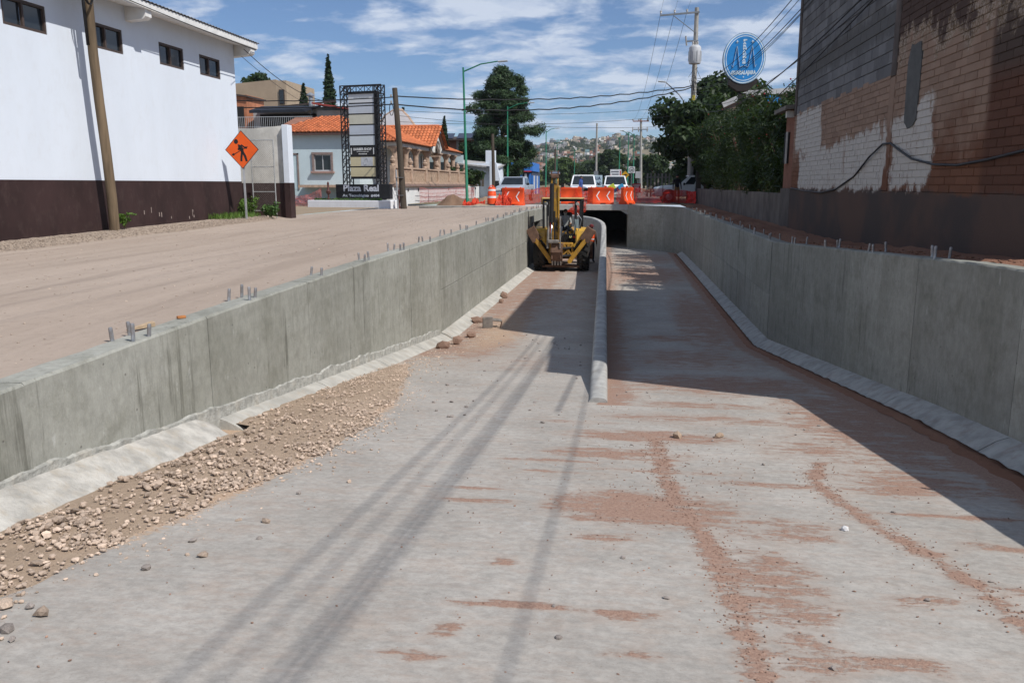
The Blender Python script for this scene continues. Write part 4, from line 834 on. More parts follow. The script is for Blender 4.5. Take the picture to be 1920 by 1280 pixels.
# houses behind the white building
def far_left():
    t = thing('tan_house', 'plain tan cube house on the rise behind the white building', 'house', (-34, 75, 5), world=True)
    Mt = M('tan_stucco', (.36, .275, .195), .9, .08, .8, .2, 15)
    MB().hexa([(-37.5, 75, 4), (-32.3, 75, 4), (-32.3, 84, 4), (-37.5, 84, 4), (-37.5, 75, 10.25), (-32.3, 75, 10.65), (-32.3, 84, 10.65), (-37.5, 84, 10.25)]).obj('wall', Mt, t)
    MB().box((-31.8, 78.5, 7.3), (1.0, 7, 6.5)).obj('side_wing', M('tan_stucco_pale', (.40, .31, .22), .9, .08), t)
    w = MB().box((-31.75, 74.93, 9.1), (.5, .1, 1.3)).obj('window', M_FRAME, t); MB().box((-31.75, 74.86, 9.1), (.38, .05, 1.15)).obj('pane', M_GLASS, w)
    t = thing('brick_house', 'orange brick house with dark opening next to the white building', 'house', (-29, 60, 4), world=True)
    MB().box((-29.4, 61.5, 5.2), (2.4, 3, 5.0)).obj('wall', M('orange_brick', (.40, .16, .085), .9, .2, 3, .4, 12), t); MB().hexa([(-30.8, 59.8, 7.9), (-28.0, 59.8, 7.5), (-28.0, 63, 7.5), (-30.8, 63, 7.9), (-30.8, 59.8, 8.02), (-28.0, 59.8, 7.62), (-28.0, 63, 7.62), (-30.8, 63, 8.02)]).obj('roof', M('dark_roof', (.06, .045, .04)), t)
    MB().box((-28.8, 59.97, 6.1), (.7, .08, 1.5)).obj('window', M('dark_opening', (.02, .018, .018)), t)
    t = thing('grey_house', 'low grey house with dark awning and railed terrace', 'house', (-26, 61, 4), world=True)
    MB().box((-25, 64, 4.6), (8, 6, 4.4)).obj('wall', M('grey_stucco', (.38, .40, .42), .9, .1, 1), t)
    MB().box((-25.3, 60.9, 5.6), (4.6, .1, 1.5)).obj('recess', MC['dark_opening'], t)
    MB().hexa([(-27.4, 58.6, 6.25), (-23.2, 58.6, 6.3), (-22.9, 61.2, 6.85), (-27.6, 61.2, 6.85), (-27.4, 58.6, 6.45), (-23.2, 58.6, 6.5), (-22.9, 61.2, 6.97), (-27.6, 61.2, 6.97)]).obj('awning', M('navy_awning', (.018, .022, .032), .7), t)
    MB().box((-25.6, 58.4, 4.55), (6.4, .3, 1.2)).obj('terrace_wall', M('pale_terrace', (.50, .49, .46), .9, .1), t)
    m = MB(); m.bar((-28.8, 58.3, 5.95), (-22.5, 58.3, 5.95), .04); m.bar((-28.8, 58.3, 5.25), (-22.5, 58.3, 5.25), .03)
    for k in range(44): m.bar((-28.8+k*.145, 58.3, 5.15), (-28.8+k*.145, 58.3, 5.95), .018)
    m.obj('railing', M('grey_railing', (.42, .43, .44), .5), t)
    MB().lathe([(.16, 6.3), (.16, 7.6), (.3, 7.65), (.3, 7.75), (.05, 7.9)], 10, (-23.6, 61, 0)).obj('flue', M('flue_steel', (.36, .38, .40), .4, metal=.6), t)
    MB().bar((-26.5, 62, 7.0), (-22, 62, 7.35), .12).obj('roof_edge', MC['dark_roof'], t)
    t = thing('red_roof_shed', 'small shed with red metal roof behind the blue house', 'shed', (-21.5, 60, 4), world=True)
    MB().box((-21, 61.5, 5), (3.6, 3, 3)).obj('wall', M('shed_wall', (.30, .28, .25)), t); MB().hexa([(-23, 59.6, 6.95), (-18.8, 59.6, 6.3), (-18.8, 63, 6.3), (-23, 63, 6.95), (-23, 59.6, 7.07), (-18.8, 59.6, 6.42), (-18.8, 63, 6.42), (-23, 63, 7.07)]).obj('roof', M('red_sheet', (.33, .06, .05), .6), t)
    t = thing('brick_building', 'unfinished brick building with solar panels on its roof', 'building', (-17, 87, 0), world=True)
    Mb = M('dark_brick', (.26, .125, .085), .9, .25, 2.2, .5, 10)
    MB().box((-17.2, 88, 2.8), (5.6, 5, 5.7)).obj('wall', Mb, t)
    for x in (-19.8, -17.4, -14.6): MB().box((x, 85.45, 2.8), (.28, .12, 5.6)).obj('concrete_post', M('raw_post', (.30, .28, .26)), t)
    MB().box((-17.2, 85.44, 3.4), (5.5, .1, .2)).obj('concrete_beam', MC['raw_post'], t); MB().box((-18.4, 85.46, 3.0), (.9, .1, .7)).obj('window', MC['dark_opening'], t)
    MB().hexa([(-20.4, 85, 5.6), (-13.9, 85, 5.6), (-13.9, 91, 6.2), (-20.4, 91, 6.2), (-20.4, 85, 5.72), (-13.9, 85, 5.72), (-13.9, 91, 6.32), (-20.4, 91, 6.32)]).obj('roof', MC['dark_roof'], t)
    for x in (-18.8, -16.6): MB().box((x, 86, 6.1), (1.8, 1.3, .06), rot(0, R_(25))).obj('solar_panel', M('solar_cell', (.05, .06, .09), .15), t)
    t = thing('white_cottage', 'small white cottage with square chimney and grey roof', 'house', (-12.5, 73, 0), world=True)
    MB().box((-13.5, 75, 1.5), (4.2, 4, 3.0)).obj('wall', M_WHITE, t); MB().hexa([(-16, 72.4, 3.0), (-11.2, 72.4, 2.5), (-11.2, 77, 2.9), (-16, 77, 3.4), (-16, 72.4, 3.12), (-11.2, 72.4, 2.62), (-11.2, 77, 3.02), (-16, 77, 3.52)]).obj('roof', M('grey_tile', (.36, .35, .34), .9, .2, 6), t)
    MB().box((-12.0, 73.5, 3.4), (.8, .8, 1.4)).obj('chimney', M_WHITE, t); MB().prism([(-11.9, 0), (-10.6, 0), (-11.3, 3.0), (-11.9, 3.2)], 'y', 72.2, 72.5).obj('side_wall', M_WHITE, t)
    m = MB()
    for k in range(16): m.box((-16.3+k*.24, 70.6, 1.6), (.2, .04, 1.0+.1*rs.random()))
    t2 = thing('plank_fence', 'dark plank fence in front of the white cottage', 'fence', (-14.5, 70.6, 1), world=True)
    for k in range(18): MB().box((-17.0+k*.28, 70.6, 1.5), (.22, .04, 1.0+.15*rs.random())).obj('plank', M('dark_plank', (.10, .085, .07), .9, .25, 5, rnd=.3), t2)
    t = thing('wooden_pole', 'thin dark wooden pole by the white cottage', 'pole', (-10.9, 68, 0), world=True)
    MB().tube([(-10.85, 68, -.2), (-10.95, 68, 5.2)], [.16, .12], 9).obj('shaft', MC['dark_pole_wood'], t, smooth='auto'); MB().box((-10.6, 68, 1.2), (.3, .2, .5)).obj('meter_box', MC['black_iron'], t)
    t = thing('blue_shop', 'blue fronted shop with red edged canopy', 'shop', (-11, 100, 0), world=True)
    Mbl = M('shop_blue', (.035, .17, .52), .5, .06)
    MB().box((-14.0, 103.5, 1.4), (5.6, 9, 2.8)).obj('wall', M('shop_dark_wall', (.05, .06, .09)), t); MB().box((-12.5, 98.2, 3.2), (2.7, 1.4, 1.0)).obj('canopy', Mbl, t); MB().box((-12.5, 97.45, 2.66), (2.8, .1, .12)).obj('canopy_edge', M('shop_red', (.45, .03, .03)), t); MB().box((-11.1, 102, 3.2), (.1, 8, 1.0)).obj('side_canopy', Mbl, t)
    for k in range(5): MB().box((-11.1, 98.6+k*1.7, 1.1), (.2, .5, 2.2)).obj('shopfront_panel', M('shop_white', (.6, .62, .64)) if k % 2 else Mbl, t)
    for k in range(6): MB().box((-13.8+k*.5, 97.7, 1.2), (.26, .2, 2.4)).obj('shopfront_post', Mbl if k % 2 else M('shop_white', (.6, .62, .64)), t)
far_left()
def lamp(loc, h, arm, lab):
    t = thing('street_lamp', lab, 'street lamp', loc, group='green street lamps'); Mg = M('lamp_green_paint', (.02, .17, .095), .5, .1, 2)
    MB().lathe([(.13, 0), (.13, .35), (.095, .4), (.055, h)], 10).obj('pole', Mg, t, smooth='auto')
    MB().tube([(0, 0, h-.25), (arm*.5, 0, h+.15), (arm, 0, h+.28)], [.045, .04, .035], 8).obj('arm', Mg, t); MB().box((arm+.28, 0, h+.27), (.62, .22, .1), rot(0, 0, -.04), .03).obj('lamp_head', M('lamp_grey', (.42, .44, .45), .4), t); return t
l1 = lamp((-10.02, 52, -.1), 8.35, 2.2, 'tall green street lamp rising behind the dirt pile'); l1.rotation_euler = (0, R_(-1.2), 0)
lamp((-11.0, 77, 0), 8.2, 1.9, 'green street lamp in front of the pine tree')
for k, (x, y) in enumerate([(-10.8, 112), (-12.5, 150), (-10.9, 175), (-1.2, 130), (-2.6, 210), (.1, 118), (.9, 121)]): lamp((x, y, 0), 8.2 if y < 200 else 9, 1.2 if x < -5 else -1.2, 'distant green street lamp along the avenue')
# ------------------------------------------------------------------ block building on the right
def mat_paint(name, block=False):
    """old painted masonry: colour zones and paint patches fixed to the wall by position (Y along it, Z up)"""
    n = NT(name); p = n.pos(); sp = n.N.new('ShaderNodeSeparateXYZ'); n.L.new(p, sp.inputs[0]); Y, Z = sp.outputs[1], sp.outputs[2]
    ob = n.N.new('ShaderNodeObjectInfo').outputs['Random']; isl = n.N.new('ShaderNodeNewGeometry').outputs['Random Per Island']
    wob = n.math('ADD', n.math('MULTIPLY', n.math('SUBTRACT', n.noise(p, 5, (1, 1, .5), 6, .8), .5), .65), n.math('MULTIPLY', n.math('SUBTRACT', n.noise(p, 1.6, (1, 1, 1), 3, .6, (7, 7, 1)), .5), .7 if not block else 0)); wob2 = n.math('MULTIPLY', n.math('SUBTRACT', n.noise(p, 1.3, (1, 1, 1), 4, .6, (4, 4, 4)), .5), 1.2)
    fine = n.noise(p, 30, (1, 1, 1), 4, .7)
    rnd = n.math('ADD', .76 if block else .88, n.math('MULTIPLY', n.math('FRACT', n.math('ADD', ob, isl)), .48 if block else .22))
    if block:
        c = n.mix(n.noise(p, 2, (1, 1, 1), 4), (.125, .124, .126), (.20, .198, .198)); c = n.mix(1, c, rnd, 'MULTIPLY')
        # cement smear running along one course
        band = n.math('ABSOLUTE', n.math('SUBTRACT', n.math('ADD', Z, wob), 3.78)); c = n.mix(n.math('MULTIPLY', n.step(band, .30, .16), .85), c, (.115, .112, .108))
        n.bump(fine, .5, .01); return n.fin(c, .95, .1)
    Yw = n.math('ADD', Y, wob); Zw = n.math('ADD', Z, wob)
    def inbox(y0, y1, z0, z1, zs=0, e=.06):   # smooth box, top edge tilted by zs per metre
        zt = n.math('ADD', z1, n.math('MULTIPLY', n.math('SUBTRACT', Y, y0), zs))
        a = n.math('MULTIPLY', n.step(Yw, y0-e, y0+e), n.step(Yw, y1+e, y1-e)); b = n.math('MULTIPLY', n.step(Zw, z0-e, z0+e), n.step(n.math('SUBTRACT', zt, Zw), -e, e)); return n.math('MULTIPLY', a, b)
    tan = n.mix(n.noise(p, 3, (1, 1, 1), 4), (.245, .158, .112), (.33, .232, .175)); red = (.175, .082, .050); dark = (.082, .054, .044)
    c = n.mix(n.step(n.math('ADD', Zw, wob2), 2.15, 1.45), tan, red)                               # redder low down, a painted dado
    c = n.mix(n.math('MULTIPLY', n.step(n.math('ADD', Zw, n.math('MULTIPLY', wob, .6)), 3.1, 3.3), n.step(Y, 14.6, 14.2)), c, dark)   # upper storey of darker brick
    c = n.mix(n.math('MULTIPLY', n.step(Y, 10.75, 10.55), n.step(Z, 3.5, 2.5)), c, (.115, .056, .038))
    c = n.mix(n.math('MULTIPLY', n.math('MULTIPLY', n.step(Y, 10.75, 10.55), n.step(Z, 2.2, 2.6)), .9), c, (.08, .06, .05))
    stain = n.math('MULTIPLY', n.step(n.math('ABSOLUTE', n.math('SUBTRACT', n.math('ADD', Zw, wob), 3.2)), .2, .05), n.step(Y, 14.3, 14.1)); c = n.mix(n.math('MULTIPLY', stain, .8), c, n.mix(n.step(fine, .4, .6), (.17, .115, .06), (.42, .34, .28)))
    c = n.mix(1, c, rnd, 'MULTIPLY')
    white = n.math('MAXIMUM', n.math('MAXIMUM', inbox(19.3, 21.9, 1.9, 2.85), inbox(14.45, 21.3, 1.02, 2.05, -.03)), n.math('MAXIMUM', inbox(12.35, 14.15, 1.08, 2.35, -.14), inbox(19.2, 20.5, 1.02, 2.4)))
    wear = n.math('MAXIMUM', n.step(n.noise(p, 9, (1, 1.3, .5), 6, .8, (2, 2, 2)), .56, .66), n.step(n.noise(p, 1, (3.5, 3.5, .5), 5, .7, (3, 1, 2)), .60, .66))
    c = n.mix(n.math('MULTIPLY', white, n.math('SUBTRACT', 1, n.math('MULTIPLY', wear, .8))), c, (.52, .485, .44))
    base = n.step(n.math('ADD', Z, n.math('MULTIPLY', wob, .35)), 1.08, 1.0); c = n.mix(base, c, n.mix(n.step(n.noise(p, .8, (1, 1, 1), 4), .35, .65), (.075, .06, .055), (.115, .075, .06)))
    n.bump(fine, .5, .01); return n.fin(c, .92, .12)
M_PAINT = mat_paint('painted_brick'); M_BLOCK = mat_paint('grey_block', True)
M_MORTAR = M('mortar', (.06, .05, .044), .95, .2, 5, .4, 30)
XB = 4.2
def block_building():
    t = thing('block_building', 'tall shaded building of grey blocks over patchy painted brick', 'building', (XB, 16, 0), world=True)
    Yn = 9.0
    MB().box((9.2, 18.35, 3.7), (9.96, 7.7, 7.6)).obj('block_core', M_MORTAR, t)       # grey tower
    MB().box((9.2, (Yn+14.5)/2, 2.8), (10.012, 14.5-Yn, 5.6)).obj('brick_core', M_PAINT, t); MB().box((5.2, 18.35, 1.6), (2.012, 7.72, 2.6)).obj('brick_core', M_PAINT, t)
    MB().box((9.25, 18.3, 7.56), (10.2, 8.0, .14)).obj('roof_slab', M('roof_concrete', (.3, .29, .27)), t); MB().box((9.2, (Yn+14.4)/2, 5.66), (10.1, 14.4-Yn, .12)).obj('roof_slab', MC['roof_concrete'], t)
    MB().box((XB+.0, (Yn+22.2)/2, .5), (.075, 22.2-Yn, 1.08)).obj('plaster_base', M_PAINT, t)
    MB().box((XB+.018, 14.36, 5.2), (.09, .26, 4.7), None, .01).obj('concrete_pier', M('pier_concrete', (.105, .085, .075), .95, .3, 2, .5, 20), t); MB().box((XB+.018, 14.36, 1.94), (.09, .26, 1.78), None, .01).obj('concrete_pier', M_PAINT, t)
    MB().box((XB-.004, 22.1, 5.2), (.1, .2, 4.7), None, .01).obj('concrete_pier', MC['pier_concrete'], t)
    def course(z0, z1, y0, y1, L, H, mat, nm, objlimit, vis):
        meshes = [MB().box((0, 0, 0), (.05, L*f-.012, H-.012), None, .004).mesh(nm, mat) for f in (1, .55)]
        items = []; row = 0; z = z0
        while z < z1-.02:
            y = y0-(L*.5 if row % 2 else 0)
            while y < y1-.02:
                a = max(y, y0); b = min(y+L, y1)
                if b-a > .06: items.append((a, b, z))
                y += L
            z += H; row += 1
        items.sort(key=lambda q: (not vis(q), q[0])); st = MB()
        for i, (a, b, z) in enumerate(items):
            off = rs.uniform(-.004, .004)
            if i < objlimit and vis((a, b, z)):
                o = link(nm, meshes[0], t); o.scale = (1, (b-a-.012)/(L-.012), 1); o.location = (XB+.005+off, (a+b)/2, z+H/2)
            else: st.box((XB+.005+off, (a+b)/2, z+H/2), (.05, b-a-.012, H-.012))
        if st.v: st.obj(nm+'_courses', mat, t, kind='stuff')
    inview = lambda q: q[2] < 1.15+.27*q[0]*1.02
    course(2.87, 7.5, 14.5, 22.0, .40, .20, M_BLOCK, 'block', 290, inview)
    course(1.04, 2.86, 14.5, 22.2, .36, .105, M_PAINT, 'painted_brick', 0, lambda q: False)
    course(1.04, 5.6, Yn, 14.22, .37, .105, M_PAINT, 'brick', 298, lambda q: inview(q) and q[0] > 9.4)
    MB().prism([(13.35+.29*math.copysign(abs(math.cos(a))**.45, math.cos(a))*(1+.05*math.sin(5*a)), 2.60+.60*math.copysign(abs(math.sin(a))**.5, math.sin(a))*(1+.05*math.sin(7*a))) for a in np.linspace(0, 6.283, 22)[:-1]], 'x', XB-.034, XB-.015).obj('cement_patch', M('grey_cement_patch', (.105, .105, .10), .95, .15, 5, .4), t)
    # black cable looped along the wall, hung from one hook
    pts = [(22.0, 1.06), (20.5, 1.0), (18.6, .98), (17.4, 1.06), (16.2, 1.3), (15.2, 1.62), (14.5, 1.80), (14.2, 1.80), (13.6, 1.66), (13.0, 1.52), (12.2, 1.42), (11.3, 1.39), (10.4, 1.43), (9.6, 1.50), (9.0, 1.56)]
    c = MB().tube([(XB-.05+.02*math.sin(k*2), y, z) for k, (y, z) in enumerate(pts)], .017, 6).obj('cable', MC['black_conduit'], None, 'slack black cable hung along the shaded painted wall', 'cable', smooth=True)
block_building()
def lean_to():
    t = thing('lean_to', 'small reddish lean-to with slab roof at the corner of the block building', 'shed', (XB+1, 23, 0), world=True)
    Mr = M('reddish_plaster', (.22, .10, .065), .95, .2, 2, .4, 20)
    m = MB(); m.box((XB+1.03, 22.95, 2.0), (2.0, 1.3, 2.2)); m.obj('wall', Mr, t); MB().box((XB+1.0, 22.95, .5), (2.05, 1.32, 1.1)).obj('base', M('dark_plaster', (.10, .085, .075), .95, .2), t)
    MB().hexa([(XB-.25, 22.28, 3.02), (XB+2.2, 22.28, 3.3), (XB+2.2, 23.95, 3.3), (XB-.25, 23.95, 3.02), (XB-.25, 22.28, 3.12), (XB+2.2, 22.28, 3.4), (XB+2.2, 23.95, 3.4), (XB-.25, 23.95, 3.12)]).obj('roof', M('lean_roof', (.16, .14, .12)), t)
    MB().box((XB-.05, 22.7, 2.93), (.2, .2, .16)).obj('roof_bracket', M('white_bracket', (.55, .54, .5)), t)
    w = MB().box((XB+.0, 23.15, 2.1), (.1, .32, .8)).obj('window', MC['dark_opening'] if 'dark_opening' in MC else M('dark_opening', (.02, .018, .018)), t); MB().box((XB-.045, 23.0, 2.1), (.04, .035, .82)).obj('window_bar', M('white_bracket', (.55, .54, .5)), w)
    t = thing('low_wall', 'low dark plastered wall under the oleander hedge', 'wall', (XB, 37, 0), world=True)
    y = 23.65
    while y < 51.5: MB().box((XB+.12, y+1.45, .42), (.22, 2.88, .98), None, .008).obj('wall_section', M('dark_plaster2', (.13, .11, .095), .95, .3, 1.2, .4, 15, rnd=.15), t); y += 2.9
    MB().box((XB+.1, 51.6, 1.1), (.3, .3, 2.4)).obj('end_post', M('dark_post', (.04, .032, .028)), t)
lean_to()
# ------------------------------------------------------------------ oleander hedge and trees
LM_OLE = leafmat('oleander_leaf', (.010, .021, .008), (.034, .060, .019))
LM_DARK = leafmat('dark_tree_leaf', (.012, .025, .009), (.042, .072, .022))
LM_MID = leafmat('mid_tree_leaf', (.028, .052, .015), (.08, .12, .034))
LM_LITE = leafmat('light_tree_leaf', (.06, .09, .025), (.16, .19, .06))
LM_PINE = leafmat('pine_needle', (.020, .042, .018), (.055, .095, .036), .12)
LM_CYP = leafmat('cypress_leaf', (.012, .028, .014), (.034, .060, .024), .1)
M_BARK = M('bark', (.09, .065, .045), .95, .3, 6, .8, 18, stretch=(1, 1, .3), bdist=.03)
def hedge():
    # a row of separate bushes; each is stems and leaves
    spec = [(5.1, 24.6, 3.3, 1.0), (5.0, 26.7, 3.5, 1.2), (5.3, 29.0, 4.1, 1.35), (5.2, 31.6, 3.9, 1.4), (5.3, 34.4, 4.3, 1.5), (5.2, 37.4, 4.2, 1.5), (5.3, 40.4, 4.5, 1.55), (5.2, 43.6, 4.6, 1.6), (5.3, 46.8, 4.9, 1.6), (5.2, 49.8, 4.4, 1.4)]
    labs = ['oleander bush next to the lean-to', 'oleander bush second from the lean-to', 'taller oleander bush with red flowers third from the lean-to', 'oleander bush fourth from the lean-to', 'oleander bush fifth from the lean-to', 'oleander bush sixth from the lean-to', 'oleander bush seventh from the lean-to', 'oleander bush eighth from the lean-to', 'oleander bush ninth from the lean-to, below the transformer pole', 'oleander bush last in the hedge, at the wall end']
    MF = M('red_flower', (.30, .015, .025), .6)
    for (x, y, h, r), lab in zip(spec, labs):
        h *= 1.07
        t = thing('oleander_bush', 'dark '+lab+' over the low wall', 'bush', (x, y, 0), group='oleander hedge'); m = MB(); bl = []
        for k in range(9):
            a = rs.uniform(0, 6.28); tip = Vector((r*.7*math.cos(a), r*.8*math.sin(a), h*rs.uniform(.72, .97))); m.tube([(rs.uniform(-.1, .1), rs.uniform(-.1, .1), -.1), tip*.5+Vector((0, 0, h*.12)), tip], [.05, .035, .012], 6)
            bl.append((tip.x, tip.y, tip.z-.1, .42, .42, .34))
        for k in range(16): bl.append((rs.uniform(-.85, .7)*r*.8, rs.uniform(-1, 1)*r*.95, h*rs.uniform(.28, .86), .62*r*.7, .6*r*.75, .55))
        m.obj('stem', M_BARK, t); C, U, V = leaf_cloud(bl, 5200, .11, .17, 0, .2, .9); link('foliage', quads('foliage', LM_OLE, C, U, V), t)
        k = 34 if 'red flowers' in lab else 12; fl = MB()
        for i in range(k): b = rs.choice(bl[:9]); fl.ball((b[0]+rs.uniform(-.4, .1), b[1]+rs.uniform(-.4, .4), b[2]+rs.uniform(-.5, .35)), rs.uniform(.015, .032), 6, 4)
        fl.obj('flowers', MF, t, kind='stuff')
hedge()
def tree(name, label, loc, h, r, mat, n=7000, size=.16, trunk=.2, nb=26, zc=.62, squash=.8, group=None, seed=0, bark=None, lob=.32):
    q = random.Random(seed+77); t = thing(name, label, 'tree', loc, group=group); m = MB(); th = h*(zc-.15)
    pts = [Vector((.06*k*q.uniform(-1, 1)*r*.3, .06*k*q.uniform(-1, 1)*r*.3, th*k/4-.2)) for k in range(5)]; m.tube(pts, [trunk*1.3, trunk, trunk*.85, trunk*.7, trunk*.55], 9)
    bl = []
    for k in range(nb):
        a = q.uniform(0, 6.28); u = q.uniform(-1, 1); rad = r*math.sqrt(max(.05, 1-u*u))*q.uniform(.35, .95); c = Vector((rad*math.cos(a), rad*math.sin(a), h*zc+u*h*(1-zc)*squash*1.02)); s = r*lob*q.uniform(.7, 1.25)
        bl.append((c.x, c.y, c.z, s, s, s*.75))
        if k < 10: m.tube([pts[-1 if k % 2 else -2], (pts[-1]+c)/2+Vector((0, 0, -.1*r)), c], [trunk*.4, trunk*.22, trunk*.06], 5)
    m.obj('trunk', bark or M_BARK, t); C, U, V = leaf_cloud(bl, n, size, .5, .1, .35); link('crown', quads('crown', mat, C, U, V), t); return t
tree('street_tree', 'broad dark tree overhanging the white pickup beside the avenue', (5.6, 60, 0), 8.0, 3.6, LM_DARK, 16000, .17, .25, 40, .55, .9, seed=1)
tree('street_tree', 'tall dark tree just behind the transformer pole', (7.4, 59, 0), 8.2, 3.0, LM_DARK, 14000, .18, .25, 34, .66, .8, seed=2)
tree('street_tree', 'rounded dark tree at the head of the oleander hedge', (4.9, 52.7, 0), 6.2, 2.5, LM_DARK, 12000, .15, .2, 30, .6, .85, seed=3)
tree('street_tree', 'green tree farther up the avenue behind the dark street trees', (7.0, 66, 0), 8.4, 3.2, LM_MID, 12000, .2, .3, 34, .68, .8, seed=4)
def pine():
    t = thing('pine_tree', 'tall shaggy dark pine behind the green street lamp', 'tree', (-11.9, 80, 0)); q = random.Random(4); m = MB(); m.tube([(0, 0, -.2), (.1, 0, 3.5), (-.1, .1, 7.5), (.1, 0, 10.8)], [.32, .26, .16, .04], 10); bl = []
    for k in range(76):
        z = 2.0+9.0*(k/75.); f = lerp(z, [2, 3.5, 5, 7.5, 9.5, 11.2], [2.9, 3.7, 3.6, 3.0, 2.2, .8]); a = k*2.4+q.uniform(-.4, .4); L = f*q.uniform(.55, 1.08); tip = Vector((L*math.cos(a), L*math.sin(a), z+q.uniform(-.1, .5))); m.tube([(0, 0, z-.3), tip*.5+Vector((0, 0, z*.5-.15)), tip], [.07, .045, .015], 5)
        for j in range(4):
            u = q.uniform(.45, 1.02); c = Vector((0, 0, z-.3)).lerp(tip, u)+Vector((q.uniform(-.4, .4), q.uniform(-.4, .4), q.uniform(0, .45))); s = q.uniform(.45, .82); bl.append((c.x, c.y, c.z, s, s, s*.7))
    m.obj('trunk', M_BARK, t); C, U, V = leaf_cloud(bl, 70000, .18, .16, 0, .15, .5); link('crown', quads('crown', LM_PINE, C, U, V), t)
pine()
tree('garden_tree', 'dark low tree between the brick building and the pine', (-14.6, 78, 0), 5.2, 2.0, LM_DARK, 5000, .15, .15, 20, .62, .8, seed=6)
def cypress(loc, h, r, lab):
    t = thing('cypress_tree', lab, 'tree', loc); m = MB(); m.tube([(0, 0, -.3), (0, 0, h*.5), (.0, 0, h*.95)], [r*.25, r*.15, .02], 7); m.obj('trunk', M_BARK, t); bl = []
    for k in range(46): u = k/45; z = h*(.06+.92*u); f = r*(1-.9*u**2.2)*(.62+.5*u if u < .4 else .85); a = k*2.4; bl.append((f*.5*math.cos(a), f*.5*math.sin(a), z, f*.62, f*.62, h*.045))
    C, U, V = leaf_cloud(bl, 6500, .13, .45, 0, .5, .9); link('crown', quads('crown', LM_CYP, C, U, V), t)
cypress((-25.4, 70, 3.5), 8.4, .82, 'tall dark columnar cypress beside the pylon sign'); cypress((-27.7, 70, 4.8), 4.8, .62, 'small leaning cypress left of the tall one, over the grey house'); cypress((-17.6, 80, 2.5), 5.0, .5, 'slim cypress rising behind the brick building'); cypress((-19.5, 72, 2.5), 5.2, .42, 'thin cypress tip above the curly parapet')
tree('garden_tree', 'dark treetop behind the tan cube house', (-41, 90, 4), 9.5, 2.6, LM_DARK, 4000, .2, .2, 16, .7, .7, seed=8)
t = leafy('agave_plant', 'spiky palm in the garden behind the balustrade end', 'palm', (-13.6, 69.5, .9), 1.6, 2.6, 900, .22, LM_DARK, stems=9)
# trees closing the avenue
q = random.Random(21); spots = []
proto = {}
for i, (m_, nm) in enumerate(((LM_DARK, 'dark'), (LM_MID, 'mid green'), (LM_LITE, 'pale green'))):
    for j in range(2): proto[i, j] = tree('avenue_tree', nm+' tree standing where the avenue bends', (0, 500+40*i, -300), 7.5, 3.2, m_, 4200, .34, .22, 22, .58, .85, seed=30+i*3+j)
K = 0
for k in range(46):
    y = q.uniform(120, 330); x = (q.uniform(1000, 1240)-1175)/1536*y
    if y < 190 and -9.5 < x < 3.5: continue
    i = q.choices((0, 1, 2), (6, 3, 1))[0]; j = q.randrange(2); src = proto[i, j]
    t = src if not src.get('used') else copy_tree(src); src['used'] = 1; t.location = (x, y, 0); t.rotation_euler = (0, 0, q.uniform(0, 6.28)); s = q.uniform(.75, 1.35); t.scale = (s*1.1, s*1.1, s)
    t['label'] = ('dark', 'mid green', 'pale green')[i]+' tree standing where the avenue bends'; t['group'] = 'trees closing the avenue'
for o in list(bpy.data.objects):
    if 'used' in o.keys(): del o['used']
for k, (i, j) in enumerate(proto):
    t = proto[i, j]
    if t.location.z < -100: t.location = (-25+8*k, 300, 0)
